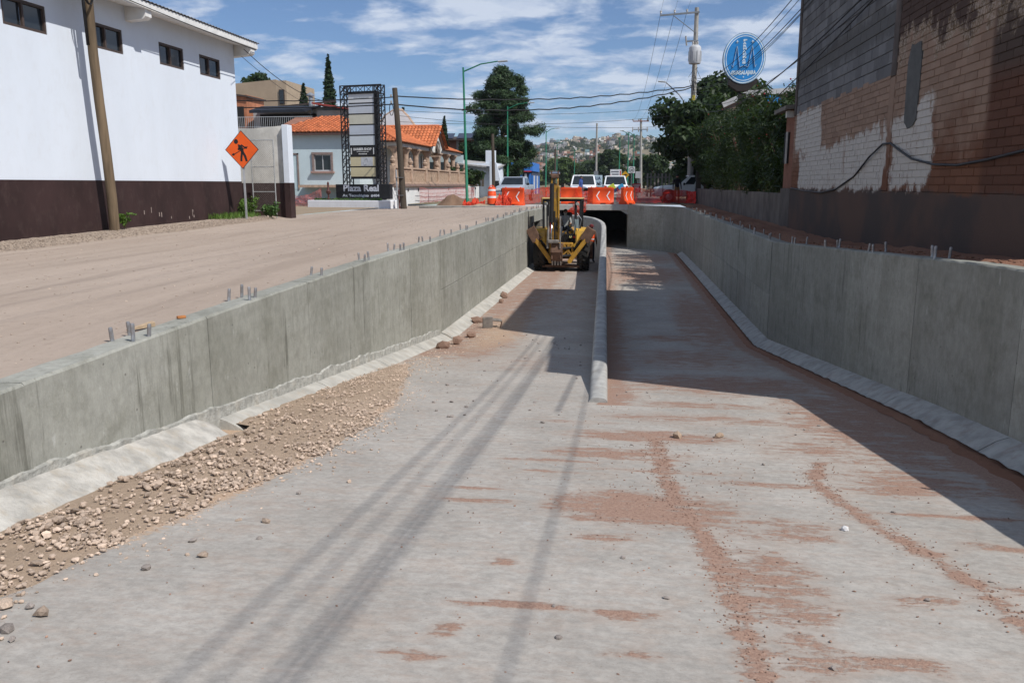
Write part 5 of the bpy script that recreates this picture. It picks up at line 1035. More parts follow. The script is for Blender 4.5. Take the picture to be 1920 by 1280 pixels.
# ------------------------------------------------------------------ pharmacy
def pharmacy():
    t = thing('pharmacy_building', 'brown pharmacy building with pale low pitched roof edge behind the hedge', 'building', (13, 55, 0), world=True)
    Mp = M('brown_pharmacy_wall', (.20, .135, .11), .9, .1, 1)
    MB().prism([(5.5, 0), (16, 0), (16, 6.7), (9.4, 6.5), (6.8, 6.25), (5.5, 5.65)], 'y', 50.5, 62).obj('wall', Mp, t)
    m = MB()
    for (a, b), (c, d) in (((5.4, 5.66), (6.8, 6.3)), ((6.8, 6.3), (16.2, 6.8))): m.bar((a, 50.42, b), (c, 50.42, d), .3, .16, roll=math.pi/2)
    m.obj('roof_edge', M('pale_roof_edge', (.46, .46, .46)), t)
    MB().lathe([(.72, 0), (.72, .12)], 24, (8.1, 50.4, 5.45), rot(0, R_(90))).obj('small_oval_sign', M('pharmacy_blue', (.028, .23, .56), .35), t)
    s = thing('pharmacy_sign', 'blue oval pharmacy sign with white lettering on a dark post', 'sign', (5.78, 45, 0), world=True)
    c = Vector((5.78, 45, 7.47)); Mb = M('pharmacy_blue', (.028, .23, .56), .35); Mw = M('sign_pale_blue_white', (.58, .70, .78), .4)
    def oval(a, b, y0, y1, mat, nm, par, hole=None):
        a *= .885; b *= .885; hole = hole and (hole[0]*.885, hole[1]*.885)
        n = 48; out = [(c.x+a*math.cos(k*2*math.pi/n), c.z+b*math.sin(k*2*math.pi/n)) for k in range(n)]
        if hole is None: return MB().prism(out, 'y', c.y+y0, c.y+y1).obj(nm, mat, par)
        inn = [(c.x+hole[0]*math.cos(k*2*math.pi/n), c.z+hole[1]*math.sin(k*2*math.pi/n)) for k in range(n)]; mm = MB()
        for k in range(n):
            j = (k+1) % n; mm.add([(out[k][0], c.y+y0, out[k][1]), (out[j][0], c.y+y0, out[j][1]), (inn[j][0], c.y+y0, inn[j][1]), (inn[k][0], c.y+y0, inn[k][1])], [(0, 1, 2, 3)])
        return mm.obj(nm, mat, par)
    d = oval(1.20, 1.42, -.02, .3, M('sign_rim', (.10, .20, .32), .4), 'cabinet', s)
    oval(1.17, 1.39, -.032, -.02, Mw, 'pale_rim', d); oval(1.10, 1.31, -.04, -.03, Mb, 'blue_ring', d); oval(1.045, 1.25, -.044, -.04, Mw, 'white_line', d, (1.0, 1.20)); oval(1.0, 1.2, -.046, -.03, Mb, 'blue_face', d)
    m = MB(); y = c.y-.050
    L = lambda pts, w=.095: [m.bar((c.x+a[0]*.885, y, c.z+a[1]*.885), (c.x+b[0]*.885, y, c.z+b[1]*.885), w, .012, roll=0) for a, b in zip(pts[:-1], pts[1:])]
    for sg in (-1, 1):
        L([(sg*.62, -.50), (sg*.43, .68)]); L([(sg*.43, .68), (sg*.24, -.5)]); L([(sg*.62, -.5), (sg*.70, -.35)], .05); L([(sg*.35, .90), (sg*.51, .90)], .06); L([(sg*.43, .82), (sg*.43, .98)], .06)
    L([(-.24, -.5), (-.12, -.44), (0, -.42), (.12, -.44), (.24, -.5)], .06); m.obj('cathedral_emblem', Mw, d)
    for k, ch in enumerate('FARMACIAS'): text(ch, .16, Mw, d, (c.x-.085, y-.004, c.z+.82-k*.135), FACE_CAM, .001, .18, bold=.012, world_height=.112)
    text('GUADALAJARA', .3, Mw, d, (c.x-.62, y-.004, c.z-.79), FACE_CAM, .001, 1.24, bold=.018, world_height=.27); MB().box((c.x, y, c.z-.92), (.06, .02, .06), rot(0, 0, .78)).obj('star', Mw, d)
    Mk = M('dark_sign_post', (.028, .022, .02), .7); MB().prism([(c.x-.72, c.z-1.0), (c.x+.72, c.z-1.0), (c.x+.72, c.z-1.2), (c.x+.26, c.z-1.6), (c.x-.26, c.z-1.6), (c.x-.72, c.z-1.28)], 'y', c.y, c.y+.5).obj('bracket', Mk, s)
    MB().box((c.x, c.y+.25, (c.z-1.7)/2), (.36, .36, c.z-1.7)).obj('post', Mk, s)
pharmacy()
# ------------------------------------------------------------------ backhoe seen from behind (local: x right, y away, z up)
def backhoe():
    t = thing('backhoe', 'yellow backhoe loader parked in the channel with its boom folded up', 'backhoe', (-2.53, 33.3, zf(33.3)+.005), R_(0))
    Y_ = M('machine_yellow', (.42, .225, .030), .55, .2, 4, dirt=.6, dirtcol=(.22, .14, .09)); YB = M('clean_yellow', (.54, .31, .035), .5, .14, 3, dirt=.35)
    K = M('machine_black', (.018, .018, .019), .6, .2, 5); RB = M('tyre_rubber', (.022, .021, .02), .9, .3, 6, .4, 30, dirt=.4, dirtcol=(.13, .09, .07)); RU = M('rusty_brown_steel', (.13, .075, .05), .8, .3, 6, .4, 20); CH = M('chrome_rod', (.6, .6, .6), .2, metal=1)
    qx = Matrix.Rotation(R_(90), 3, 'Y')
    def wheel(x, y, R, w, sgn):
        h = w/2; wh = MB().lathe([(R*.52, -h*.8), (R*.62, -h*.95), (R*.86, -h), (R*.965, -h*.85), (R, -h*.55), (R, h*.55), (R*.965, h*.85), (R*.86, h), (R*.62, h*.95), (R*.52, h*.8)], 30, (x, y, R), qx).obj('wheel', RB, t, smooth='auto')
        m = MB()
        for k in range(22):
            for s in (-1, 1):
                a = 2*math.pi*(k+.25*s)/22; a2 = a+.16
                p0 = Vector((x+s*h*.04, y+R*1.012*math.cos(a), R+R*1.012*math.sin(a))); p1 = Vector((x+s*h*.96, y+R*.985*math.cos(a2), R+R*.985*math.sin(a2)))
                m.bar(p0, p1, .055, .05)
        m.obj('tread_lugs', RB, wh)
        MB().lathe([(R*.5, -h*.5), (R*.5, -h*.1), (R*.2, -h*.05), (R*.2, h*.3), (.02, h*.3)], 20, (x, y, R), Matrix.Rotation(R_(90*sgn), 3, 'Y')).obj('rim', YB, wh)
    for s in (-1, 1): wheel(s*.87, 0, .76, .46, s); wheel(s*.8, 2.2, .5, .3, s)
    MB().box((0, 1.1, .75), (.75, 3.0, .5), None, .03).obj('chassis', K, t); MB().box((0, 0, .76), (1.4, .25, .25), None, .03).obj('rear_axle', K, t)
    MB().box((0, 2.45, 1.2), (.8, 1.7, .75), None, .08).obj('engine_hood', Y_, t)
    for s in (-1, 1):   # fenders: arched plates over the rear wheels
        pts = [(.05*0+.30, 1.02), (.62, 1.35), (.55, 1.66), (.1, 1.74), (-.35, 1.70), (-.62, 1.40), (-.70, 1.18)]
        rings = [[(s*.60, -yy if False else yy, z) for yy, z in pts], [(s*1.06, yy, z-.03) for yy, z in pts]]
        m = MB(); m.sweep(rings, closed=False); m.sweep([[(s*.60, yy, z-.03) for yy, z in pts], [(s*1.06, yy, z-.06) for yy, z in pts]], closed=False)
        m.prism([(p[0], p[1]) for p in pts], 'x', s*.60, s*.57); m.obj('fender', YB, t)
        MB().box((s*.83, -.70, 1.37), (.44, .04, .5), rot(0, R_(-18)), .02).obj('fender_rear', YB, t)
    # cab
    MB().box((0, .55, 2.86), (1.62, 1.75, .05), None, .02).obj('cab_roof', M('roof_tan_yellow', (.46, .31, .12), .6, .15, 3), t); MB().box((0, .55, 2.79), (1.56, 1.68, .09), None, .02).obj('roof_frame', K, t)
    for x, y in ((-.74, -.28), (.74, -.28), (-.74, 1.36), (.74, 1.36), (-.55, -.3), (.55, -.3)): MB().bar((x*.97 if abs(x) > .6 else x, y, 1.15), (x, y, 2.76), .085 if abs(x) > .6 else .1, .085).obj('cab_post', K, t)
    MB().box((0, .55, 1.12), (1.3, 1.6, .1)).obj('cab_floor', K, t); MB().box((0, -.3, 1.3), (1.2, .08, .35)).obj('rear_console', K, t)
    MB().box((-.42, -.2, 1.75), (.17, .14, .55), None, .03).obj('red_panel', M('red_panel_paint', (.38, .025, .02), .5), t)
    st = MB().box((.1, .35, 1.62), (.52, .5, .14), None, .05).obj('seat', K, t); MB().box((.1, .62, 1.98), (.5, .14, .65), rot(0, R_(-8)), .05).obj('seat_back', K, st)
    for x in (-.15, .3): MB().tube([(x, -.12, 1.4), (x+.02, -.16, 1.75)], .012, 6).obj('control_lever', K, t); MB().ball((x+.02, -.16, 1.78), .035, 8, 5).obj('lever_knob', M('yellow_knob', (.5, .45, .1)), t)
    for x, c in ((-.34, (.45, .02, .02)), (.36, (.55, .5, .2)), (.52, (.45, .02, .02))): MB().box((x, -.38, 1.35), (.11, .05, .08), None, .01).obj('tail_lamp', M('lamp_%d' % int(x*100), c, .3), t)
    for x in (-.62, .62): MB().lathe([(.05, 0), (.07, .05), (.06, .08)], 10, (x, -.38, 2.66), rot(0, R_(90))).obj('work_lamp', M('lamp_glass', (.3, .3, .28), .2), t)
    MB().tube([(.62, -.45, 2.3), (.80, -.5, 2.05), (.66, -.5, 1.55)], .014, 6).obj('grab_rail', M('grey_steel', (.25, .26, .27), .5, metal=.6), t)
    MB().box((.60, -.33, 1.78), (.22, .02, .55), rot(.3), .01).obj('side_glass', M('greenish_glass', (.20, .25, .26), .15), t)
    # swing frame and rear carriage
    fr = MB(); fr.box((0, -.60, .62), (.98, .14, .1), None, .02); fr.box((0, -.60, 1.10), (.98, .14, .1), None, .02)
    for x in (-.44, .1, .30, .46): fr.box((x, -.60, .86), (.09, .16, .5), None, .01)
    fr.bar((.1, -.66, .66), (.45, -.66, 1.06), .07); fr.bar((.45, -.66, .66), (.12, -.66, 1.06), .06); fr.box((-.18, -.64, .84), (.3, .12, .4), None, .02); fr.obj('carriage_frame', Y_, t)
    m = MB()
    for x in (-.32, .02): m.box((x, -.86, .82), (.07, .5, .62), None, .02)
    m.box((-.15, -.82, .55), (.42, .36, .1), None, .02); m.obj('swing_frame', RU, t)
    for z in (.62, .92): MB().tube([(.05, -.78, z), (.40, -.66, z+.03)], .05, 10).obj('swing_cylinder', K, t)
    # boom folded upright, dipper folded against it, bucket tucked below
    bx = -.24
    bm = MB(); 
    for s in (-.11, .11): bm.prism([(-.90, .75), (-.74, .85), (-.62, 1.6), (-.70, 2.6), (-.78, 3.62), (-.90, 3.66), (-.98, 3.55), (-.98, 2.4), (-.98, 1.4)], 'x', bx+s-.03, bx+s+.03)
    bm.box((bx, -.80, 2.2), (.2, .06, 2.5)); bm.box((bx, -.96, 2.2), (.2, .05, 2.4)); bm.obj('boom', Y_, t)
    MB().box((bx+.16, -.92, 2.3), (.06, .18, 2.1), rot(0, R_(2)), .02).obj('boom_side_plate', Y_, t)
    MB().tube([(bx-.10, -1.06, 1.95), (bx-.10, -1.04, 3.45)], .085, 12).obj('boom_cylinder', K, t, smooth='auto'); MB().tube([(bx-.10, -1.08, 1.12), (bx-.10, -1.06, 1.95)], .038, 10).obj('cylinder_rod', CH, t, smooth=True)
    MB().tube([(bx+.02, -1.08, 1.2), (bx+.02, -1.1, 2.4)], .03, 8).obj('hydraulic_hose', K, t)
    for x in (bx-.24, bx+.25): MB().bar((x, -1.1, .95), (x*.92, -1.05, 2.2), .045, .11).obj('link_arm', M('worn_grey_steel', (.24, .22, .20), .6, .25, 6, metal=.3), t)
    hd = MB(); hd.box((bx, -.92, 3.72), (.30, .22, .16), None, .03); hd.box((bx-.13, -.92, 3.82), (.05, .18, .22)); hd.box((bx+.13, -.92, 3.82), (.05, .18, .22)); hd.obj('boom_head', RU, t)
    MB().tube([(bx-.2, -.92, 3.84), (bx+.2, -.92, 3.84)], .045, 10).obj('boom_pin', CH, t)
    b = MB(); 
    for s in (-.2, .2): b.prism([(-1.0, .42), (-.70, .40), (-.62, .7), (-.72, 1.12), (-1.05, 1.15), (-1.16, .8)], 'x', bx+s-.02+.1, bx+s+.02+.1)
    b.sweep([[(bx-.1, y, z) for y, z in ((-1.0, .42), (-1.16, .8), (-1.05, 1.15), (-.74, 1.1))], [(bx+.3, y, z) for y, z in ((-1.0, .42), (-1.16, .8), (-1.05, 1.15), (-.74, 1.1))]], closed=False)
    b.obj('bucket', RU, t)
    for k in range(4): MB().bar((bx-.06+k*.11, -1.02, .44), (bx-.06+k*.11, -.98, .28), .05, .03).obj('bucket_tooth', M('worn_grey_steel', (.24, .22, .20)), t)
    MB().box((bx-.02, -1.15, 1.22), (.46, .10, .14), None, .03).obj('dipper_end', M('worn_grey_steel', (.24, .22, .20)), t)
    for k in range(7):   # hydraulic hoses over the carriage and up the boom
        x0 = -.05+.09*k; MB().tube([(x0, -.45, 1.18), (x0*.6-.05, -.72, 1.42+.04*k), (bx+.05+.02*k, -.88, 1.25), (bx+.03+.015*k, -1.02, 1.75+.2*(k % 3))], .016, 6).obj('hydraulic_hose', K, t, smooth=True)
    sw = MB(); sw.tube([(.1+.18*math.cos(a), 1.05, 1.95+.18*math.sin(a)) for a in np.linspace(0, 6.28, 17)], .014, 6); sw.obj('steering_wheel', K, t)
    MB().box((.0, -.52, .2), (1.5, .05, .1), None, .01).obj('bumper_plate', RU, t)
    # stabilisers folded up in a V with pads at their ends
    for s in (-1, 1):
        lg = MB(); lg.bar((s*.36, -.80, .42), (s*1.02, -.82, 1.30), .15, .17, .02); lg.obj('stabiliser_leg', Y_, t)
        MB().bar((s*.52, -.68, .98), (s*.90, -.74, 1.42), .15, .13, .02).obj('stabiliser_brace', YB, t)
        MB().tube([(s*.50, -.70, .9), (s*.80, -.78, 1.25)], .05, 10).obj('stabiliser_cylinder', K, t)
        p = MB().bar((s*.92, -.84, 1.22), (s*1.22, -.86, 1.72), .10, .40, .02); p.obj('stabiliser_pad', RU, t)
        MB().lathe([(.09, -.14), (.09, .14)], 12, (s*.38, -.82, .44), rot(0, R_(90))).obj('pivot', Y_, t)
    MB().box((0, -.60, .40), (1.0, .10, .03)).obj('rear_bar', M('worn_grey_steel', (.24, .22, .20)), t)
    # loader arms and front bucket
    for s in (-1, 1): MB().bar((s*.62, 1.5, 1.5), (s*.62, 3.5, .7), .12, .2).obj('loader_arm', Y_, t)
    MB().prism([(3.4, .15), (4.2, .12), (3.75, .25), (3.6, .9), (3.4, .95)], 'x', -1.1, 1.1).obj('loader_bucket', RU, t)
backhoe()
# ------------------------------------------------------------------ people
def person(loc, rz, label, shirt, pants, skin=(.32, .17, .11), hair=(.015, .012, .01), h=1.7, sleeve='short', pose=None, hat=None, vest=None, name='person'):
    k = h/1.7
    J = dict(pel=(0, 0, .94), sp=(0, .01, 1.10), ch=(0, .02, 1.30), nk=(0, .01, 1.46), hd0=(0, -.01, 1.55), hd1=(0, -.015, 1.66),
             shL=(-.17, .01, 1.40), elL=(-.235, .03, 1.13), wrL=(-.25, -.05, .90), haL=(-.25, -.07, .82), shR=(.17, .01, 1.40), elR=(.235, .03, 1.13), wrR=(.25, -.05, .90), haR=(.25, -.07, .82),
             hpL=(-.09, 0, .90), knL=(-.11, -.02, .49), anL=(-.12, .02, .09), toL=(-.13, -.15, .035), hpR=(.09, 0, .90), knR=(.11, -.02, .49), anR=(.12, .02, .09), toR=(.13, -.15, .035))
    J.update(pose or {}); RAD = dict(pel=(.145, .11), sp=(.14, .10), ch=(.16, .105), nk=(.056, .056), hd0=(.078, .088), hd1=(.078, .095), sh=(.068, .068), el=(.045, .045), wr=(.032, .032), ha=(.042, .022), hp=(.092, .095), kn=(.062, .062), an=(.044, .044), to=(.042, .035))
    E = [('pel', 'sp', 0), ('sp', 'ch', 0), ('ch', 'nk', 0), ('nk', 'hd0', 2), ('hd0', 'hd1', 2)]
    for s in 'LR': E += [('ch', 'sh'+s, 0), ('sh'+s, 'el'+s, 0), ('el'+s, 'wr'+s, 0 if sleeve == 'long' else 2), ('wr'+s, 'ha'+s, 2), ('pel', 'hp'+s, 1), ('hp'+s, 'kn'+s, 1), ('kn'+s, 'an'+s, 1), ('an'+s, 'to'+s, 3)]
    names = list(J); idx = {n: i for i, n in enumerate(names)}
    me = bpy.data.meshes.new('body'); me.from_pydata([Vector(J[n])*k for n in names], [(idx[a], idx[b]) for a, b, _ in E], [])
    o = bpy.data.objects.new('body', me); COL.objects.link(o); md = o.modifiers.new('s', 'SKIN'); md.use_smooth_shade = True
    sv = me.skin_vertices[0].data
    for n in names:
        key = n if n in RAD else n[:2]; sv[idx[n]].radius = tuple(r*k for r in RAD[key]); sv[idx[n]].use_root = n == 'pel'
    o.modifiers.new('u', 'SUBSURF').levels = 2
    dg = bpy.context.evaluated_depsgraph_get(); dg.update(); bm_ = bpy.data.meshes.new_from_object(o.evaluated_get(dg)); bpy.data.objects.remove(o)
    mats = [M('cloth_'+label[:14].replace(' ', '_'), shirt, .9, .12, 9), M('trousers_'+label[:14].replace(' ', '_'), pants, .9, .12, 9), M('skin_%d' % int(skin[0]*100), skin, .6, .06), M('boots', (.03, .022, .018), .7)]
    bm = bmesh.new(); bm.from_mesh(bm_); ex = MB(); ex.cur = 2
    for s in 'LR':   # fingers and thumb
        w = Vector(J['wr'+s])*k; ha = Vector(J['ha'+s])*k; d = (ha-w).normalized(); sd_ = Vector((0, 1, 0)) if abs(d.y) < .8 else Vector((1, 0, 0)); sd_ = (sd_-d*sd_.dot(d)).normalized(); cu = d.cross(sd_)*(1 if s == 'L' else -1)
        for f, (off, ln) in enumerate(((-.03, .062), (-.01, .072), (.01, .068), (.03, .052))): p = ha+sd_*off*k+d*.02*k; ex.tube([p, p+d*ln*.5*k+cu*.006, p+d*ln*.85*k+cu*.025], [.0095*k, .009*k, .007*k], 6)
        p = w+d*.03*k-sd_*.03*k; ex.tube([p, p+d*.03*k-sd_*.03*k, p+d*.06*k-sd_*.035*k+cu*.01], [.011*k, .010*k, .008*k], 6)
    hd = (Vector(J['hd0'])+Vector(J['hd1']))*k/2; ex.ball(hd+Vector((0, -.105, -.01))*k, (.014*k, .02*k, .024*k), 6, 4)       # nose
    for s in (-1, 1): ex.ball(hd+Vector((s*.082, .01, 0))*k, (.012*k, .02*k, .03*k), 6, 4)                                   # ears
    tmp = ex.mesh('x', mats); bm.from_mesh(tmp); me2 = bpy.data.meshes.new('body'); nf = len(bm_.polygons); bm.to_mesh(me2); bm.free()
    segs = [(Vector(J[a])*k, Vector(J[b])*k, m_) for a, b, m_ in E]
    for i, p in enumerate(me2.polygons):
        if i >= nf: p.material_index = 2; continue
        c = p.center; best = 9; bi = 0
        for a, b, m_ in segs:
            d = b-a; u = max(0, min(1, (c-a).dot(d)/d.length_squared)); dd = (c-a-d*u).length-(.06 if m_ in (0, 1) else .0)
            if dd < best: best = dd; bi = m_
        p.material_index = bi
    for m_ in mats: me2.materials.append(m_)
    me2.shade_smooth(); t = thing(name, label, 'person', loc, rz); b = link('body', me2, t)
    hr = MB().ball(hd+Vector((0, .015, .028))*k, (.088*k, .102*k, .095*k), 12, 8)
    v2 = [(v if v[2] > hd.z+.0*k or v[1] > hd.y+.02 else (v[0]*.8, hd.y, hd.z+.02)) for v in hr.v]; hr.v = v2; hr.obj('hair', M('hair_%d' % int(hair[0]*1000), hair, .7), b, smooth=True)
    e = MB()
    for s in (-1, 1): e.ball(hd+Vector((s*.032, -.088, .012))*k, .009*k, 6, 4)
    e.box(hd+Vector((0, -.088, -.045))*k, (.045*k, .01*k, .008*k)); e.obj('face_marks', M('dark_features', (.05, .02, .02)), b)
    if hat:
        MB().lathe([(.125*k, .02), (.135*k, .03), (.105*k, .05), (.10*k, .1), (.06*k, .135), (.01, .145)], 14, hd+Vector((0, 0, .015))*k).obj('helmet', M('helmet_'+label[:9].replace(' ', '_'), hat, .4), b, smooth='auto')
    if vest:
        pe, ch = Vector(J['pel'])*k, Vector(J['ch'])*k; rings = []
        for u, (a, bb) in ((0.0, (.175, .135)), (.35, (.172, .128)), (.75, (.188, .135)), (1.0, (.185, .13)), (1.22, (.13, .10))):
            c = pe.lerp(ch, u); rings.append([c+Vector((a*k*math.cos(q), bb*k*math.sin(q), 0)) for q in np.linspace(0, 2*math.pi, 17)[:-1]])
        v = MB().sweep(rings, cap=False).obj('safety_vest', M('vest_orange', vest, .7, .08), b, smooth=True)
        c = pe.lerp(ch, .4); MB().sweep([[c+Vector((.178*k*math.cos(q), .134*k*math.sin(q), dz)) for q in np.linspace(0, 2*math.pi, 17)[:-1]] for dz in (-.025, .025)], cap=False).obj('reflective_band', M('reflective_grey', (.55, .56, .55), .4), v)
    return t
person((-3.0, 55.5, .01), R_(70), 'man in blue polo shirt and grey trousers standing before the white pickup', (.045, .09, .30), (.10, .11, .15), h=1.68)
person((-1.52, 37.2, zf(37.2)), R_(165), 'worker in orange reflective vest and red helmet facing the divider', (.10, .045, .03), (.03, .03, .04), h=1.66, sleeve='long', hat=(.12, .02, .02), vest=(.85, .10, .02), pose=dict(wrR=(.22, -.26, 1.12), haR=(.2, -.33, 1.15), elR=(.25, -.05, 1.14)))
person((-3.42, 36.6, zf(36.6)), R_(180), 'dark haired worker half hidden between the backhoe and the wall', (.20, .04, .035), (.04, .04, .05), h=1.62)
person((3.1, 52.6, .01), R_(10), 'person in black jacket and tan trousers standing by the white pickup bonnet', (.010, .010, .013), (.20, .12, .045), h=1.72, sleeve='long')
zb = zf(33.3)
person((-2.43, 33.62, zb+.76), R_(0), 'operator in pale shirt seated in the backhoe cab', (.30, .32, .31), (.04, .045, .06), h=1.66, hat=None, pose=dict(hpL=(-.09, -.02, .95), knL=(-.14, -.42, 1.0), anL=(-.14, -.50, .58), toL=(-.14, -.64, .52), hpR=(.09, -.02, .95), knR=(.14, -.42, 1.0), anR=(.14, -.50, .58), toR=(.14, -.64, .52), elL=(-.24, -.08, 1.16), wrL=(-.2, -.32, 1.1), haL=(-.19, -.4, 1.1), elR=(.24, -.08, 1.16), wrR=(.2, -.32, 1.1), haR=(.19, -.4, 1.1)))
person((-1.35, 70, .01), R_(0), 'distant person in red top beside the painted van', (.30, .03, .03), (.05, .05, .07), h=1.85, hat=(.3, .03, .03))
# ------------------------------------------------------------------ vehicles (front at -y)
def rring(hw, zb_, zt, y, r=.08, tum=0):
    r = min(r, (zt-zb_)*.45, hw*.45); P = []
    for cx, cz, a0 in ((hw-r, zb_+r, -90), (hw-r-tum, zt-r, 0), (-hw+r+tum, zt-r, 90), (-hw+r, zb_+r, 180)):
        for a in (0, 45, 90): P.append((cx+r*math.cos(R_(a0+a)), y, cz+r*math.sin(R_(a0+a))))
    return P
def car(name, label, cat, loc, rz, paint, kind='pickup', L=5.2, W=1.86, H=1.80, graphic=False):
    t = thing(name, label, cat, loc, rz); P = M('paint_'+label[:12].replace(' ', '_'), paint, .28, .04, 2, spec=.5); K = M('car_black_trim', (.02, .02, .021), .6); G = M('car_glass', (.02, .025, .028), .05, spec=.7); hw = W/2; f = -L/2; b = L/2
    if kind == 'pickup': st = [(f, hw*.86, .48, .90), (f+.12, hw*.95, .42, 1.00), (f+.5, hw, .40, 1.06), (f+1.5, hw, .40, 1.14), (f+1.75, hw, .40, 1.16), (b-.1, hw, .45, 1.14), (b, hw*.97, .5, 1.10)]; ca, cb, wa, wb = f+1.45, f+3.55, f+2.1, f+3.35
    else: st = [(f, hw*.88, .45, .95), (f+.1, hw*.97, .38, 1.05), (f+.6, hw, .36, 1.10), (b-.15, hw, .36, 1.12), (b, hw*.95, .42, 1.0)]; ca, cb, wa, wb = (f+.12, b-.9, f+.42, b-1.6)
    MB().sweep([rring(h_, a, c, y, .1, .03) for y, h_, a, c in st]).obj('body', P, t, smooth='auto')
    z0, z1 = 1.10, H; tw = hw*.80
    MB().hexa([(-hw*.95, ca, z0), (hw*.95, ca, z0), (hw*.95, cb, z0), (-hw*.95, cb, z0), (-tw, wa, z1-.05), (tw, wa, z1-.05), (tw, wb, z1-.05), (-tw, wb, z1-.05)]).obj('cab', P, t)
    MB().box((0, (wa+wb)/2, z1-.035), (tw*2-.02, wb-wa+.06, .07), None, .03).obj('roof', P, t)
    def pane(pts, nm):   # pane slightly proud of the cab face
        pts = [Vector(p) for p in pts]; n = (pts[1]-pts[0]).cross(pts[2]-pts[0]).normalized(); c = sum(pts, Vector())/4
        if n.dot(c-Vector((0, (ca+cb)/2, 1.4))) < 0: n = -n
        q = [c+(p-c)*.88 for p in pts]; MB().hexa([q[0]+n*.001, q[1]+n*.001, q[2]+n*.001, q[3]+n*.001, q[0]+n*.01, q[1]+n*.01, q[2]+n*.01, q[3]+n*.01]).obj(nm, G, t)
    X0, X1 = hw*.95, tw; pane([(-X0, ca, z0), (X0, ca, z0), (X1, wa, z1-.05), (-X1, wa, z1-.05)], 'windscreen'); pane([(-X0, cb, z0), (X0, cb, z0), (X1, wb, z1-.05), (-X1, wb, z1-.05)], 'rear_window')
    for s in (-1, 1):
        ys0 = [ca+.3, (ca+cb)/2, cb-.05]; ys1 = [wa+.1, (wa+wb)/2, wb]
        for i in range(2): pane([(s*X0, ys0[i]+.04, z0+.03), (s*X0, ys0[i+1]-.04, z0+.03), (s*X1, ys1[i+1]-.04, z1-.08), (s*X1, ys1[i]+.04, z1-.08)], 'side_window')
        MB().box((s*(hw+.13), ca+.35, 1.18), (.2, .1, .16), None, .03).obj('mirror', K, t); MB().box((s*hw*.68, f+.0, .80), (.36, .1, .17), None, .04).obj('headlight', M('headlight_glass', (.55, .57, .58), .15), t); MB().box((s*hw*.85, b-.02, .9), (.16, .08, .3), None, .02).obj('tail_light', M('tail_red', (.35, .02, .02), .3), t)
        MB().box((s*(hw+.004), (ca+cb)/2+.15, 1.0), (.02, .16, .035)).obj('door_handle', K, t)
        for y in (f+.9, b-1.1):
            MB().lathe([(.46, -.01), (.46, .012)], 20, (s*(hw-.002), y, .40), rot(0, 0, R_(90))).obj('wheel_arch', K, t)
            w = MB().lathe([(.22, -.11), (.33, -.115), (.37, -.08), (.37, .08), (.33, .115), (.22, .11)], 20, (s*(hw-.07), y, .37), rot(0, 0, R_(90))).obj('wheel', M('tyre_rubber', (.022, .021, .02)), t, smooth='auto'); MB().lathe([(.21, -.09), (.21, .1), (.05, .12)], 14, (s*(hw-.06), y, .37), rot(0, 0, R_(90*s))).obj('rim', M('alloy_rim', (.45, .45, .46), .35, metal=.7), w)
    MB().box((0, f-.01, .78), (W*.45, .08, .22), None, .02).obj('grille', K, t); MB().box((0, f-.04, .52), (W*.9, .16, .2), None, .04).obj('bumper', M('bumper_grey', (.30, .31, .32), .35, metal=.3) if kind == 'pickup' else P, t); MB().box((0, f-.125, .52), (.34, .01, .13)).obj('number_plate', M('plate_white', (.6, .6, .58)), t)
    if kind == 'pickup':
        MB().box((0, (cb+b)/2+.05, 1.16), (W*.86, b-cb-.25, .03)).obj('bed_opening', K, t)
    return t
car('pickup_truck', 'silver grey pickup truck behind the orange barrier by the barrel', 'pickup', (-7.75, 58, .0), R_(-4), (.34, .38, .44), H=1.68)
car('pickup_truck', 'white pickup truck facing the channel behind the blue shirted man', 'pickup', (-3.15, 61.8, .0), R_(2), (.78, .80, .82), H=1.84, W=1.95)
v = car('painted_van', 'white van covered in coloured graphics behind the chevron barrier', 'van', (-.95, 68, .0), R_(184), (.72, .75, .77), 'van', 4.4, 1.95, 1.85)
for c, d, col in (((.35, 2.24, .95), (.5, .03, .42), (.5, .58, .08)), ((-.35, 2.24, 1.0), (.45, .03, .3), (.05, .30, .55)), ((0, 2.24, .75), (.4, .03, .25), (.04, .05, .12))): MB().box(c, d, rot(0, 0, .5), .01).obj('graphic', M('graphic_%d' % int(col[0]*100), col, .4), v)
car('pickup_truck', 'old white pickup parked side on under the dark street tree', 'pickup', (4.35, 54.6, .0), R_(-88), (.70, .72, .70), H=1.72)
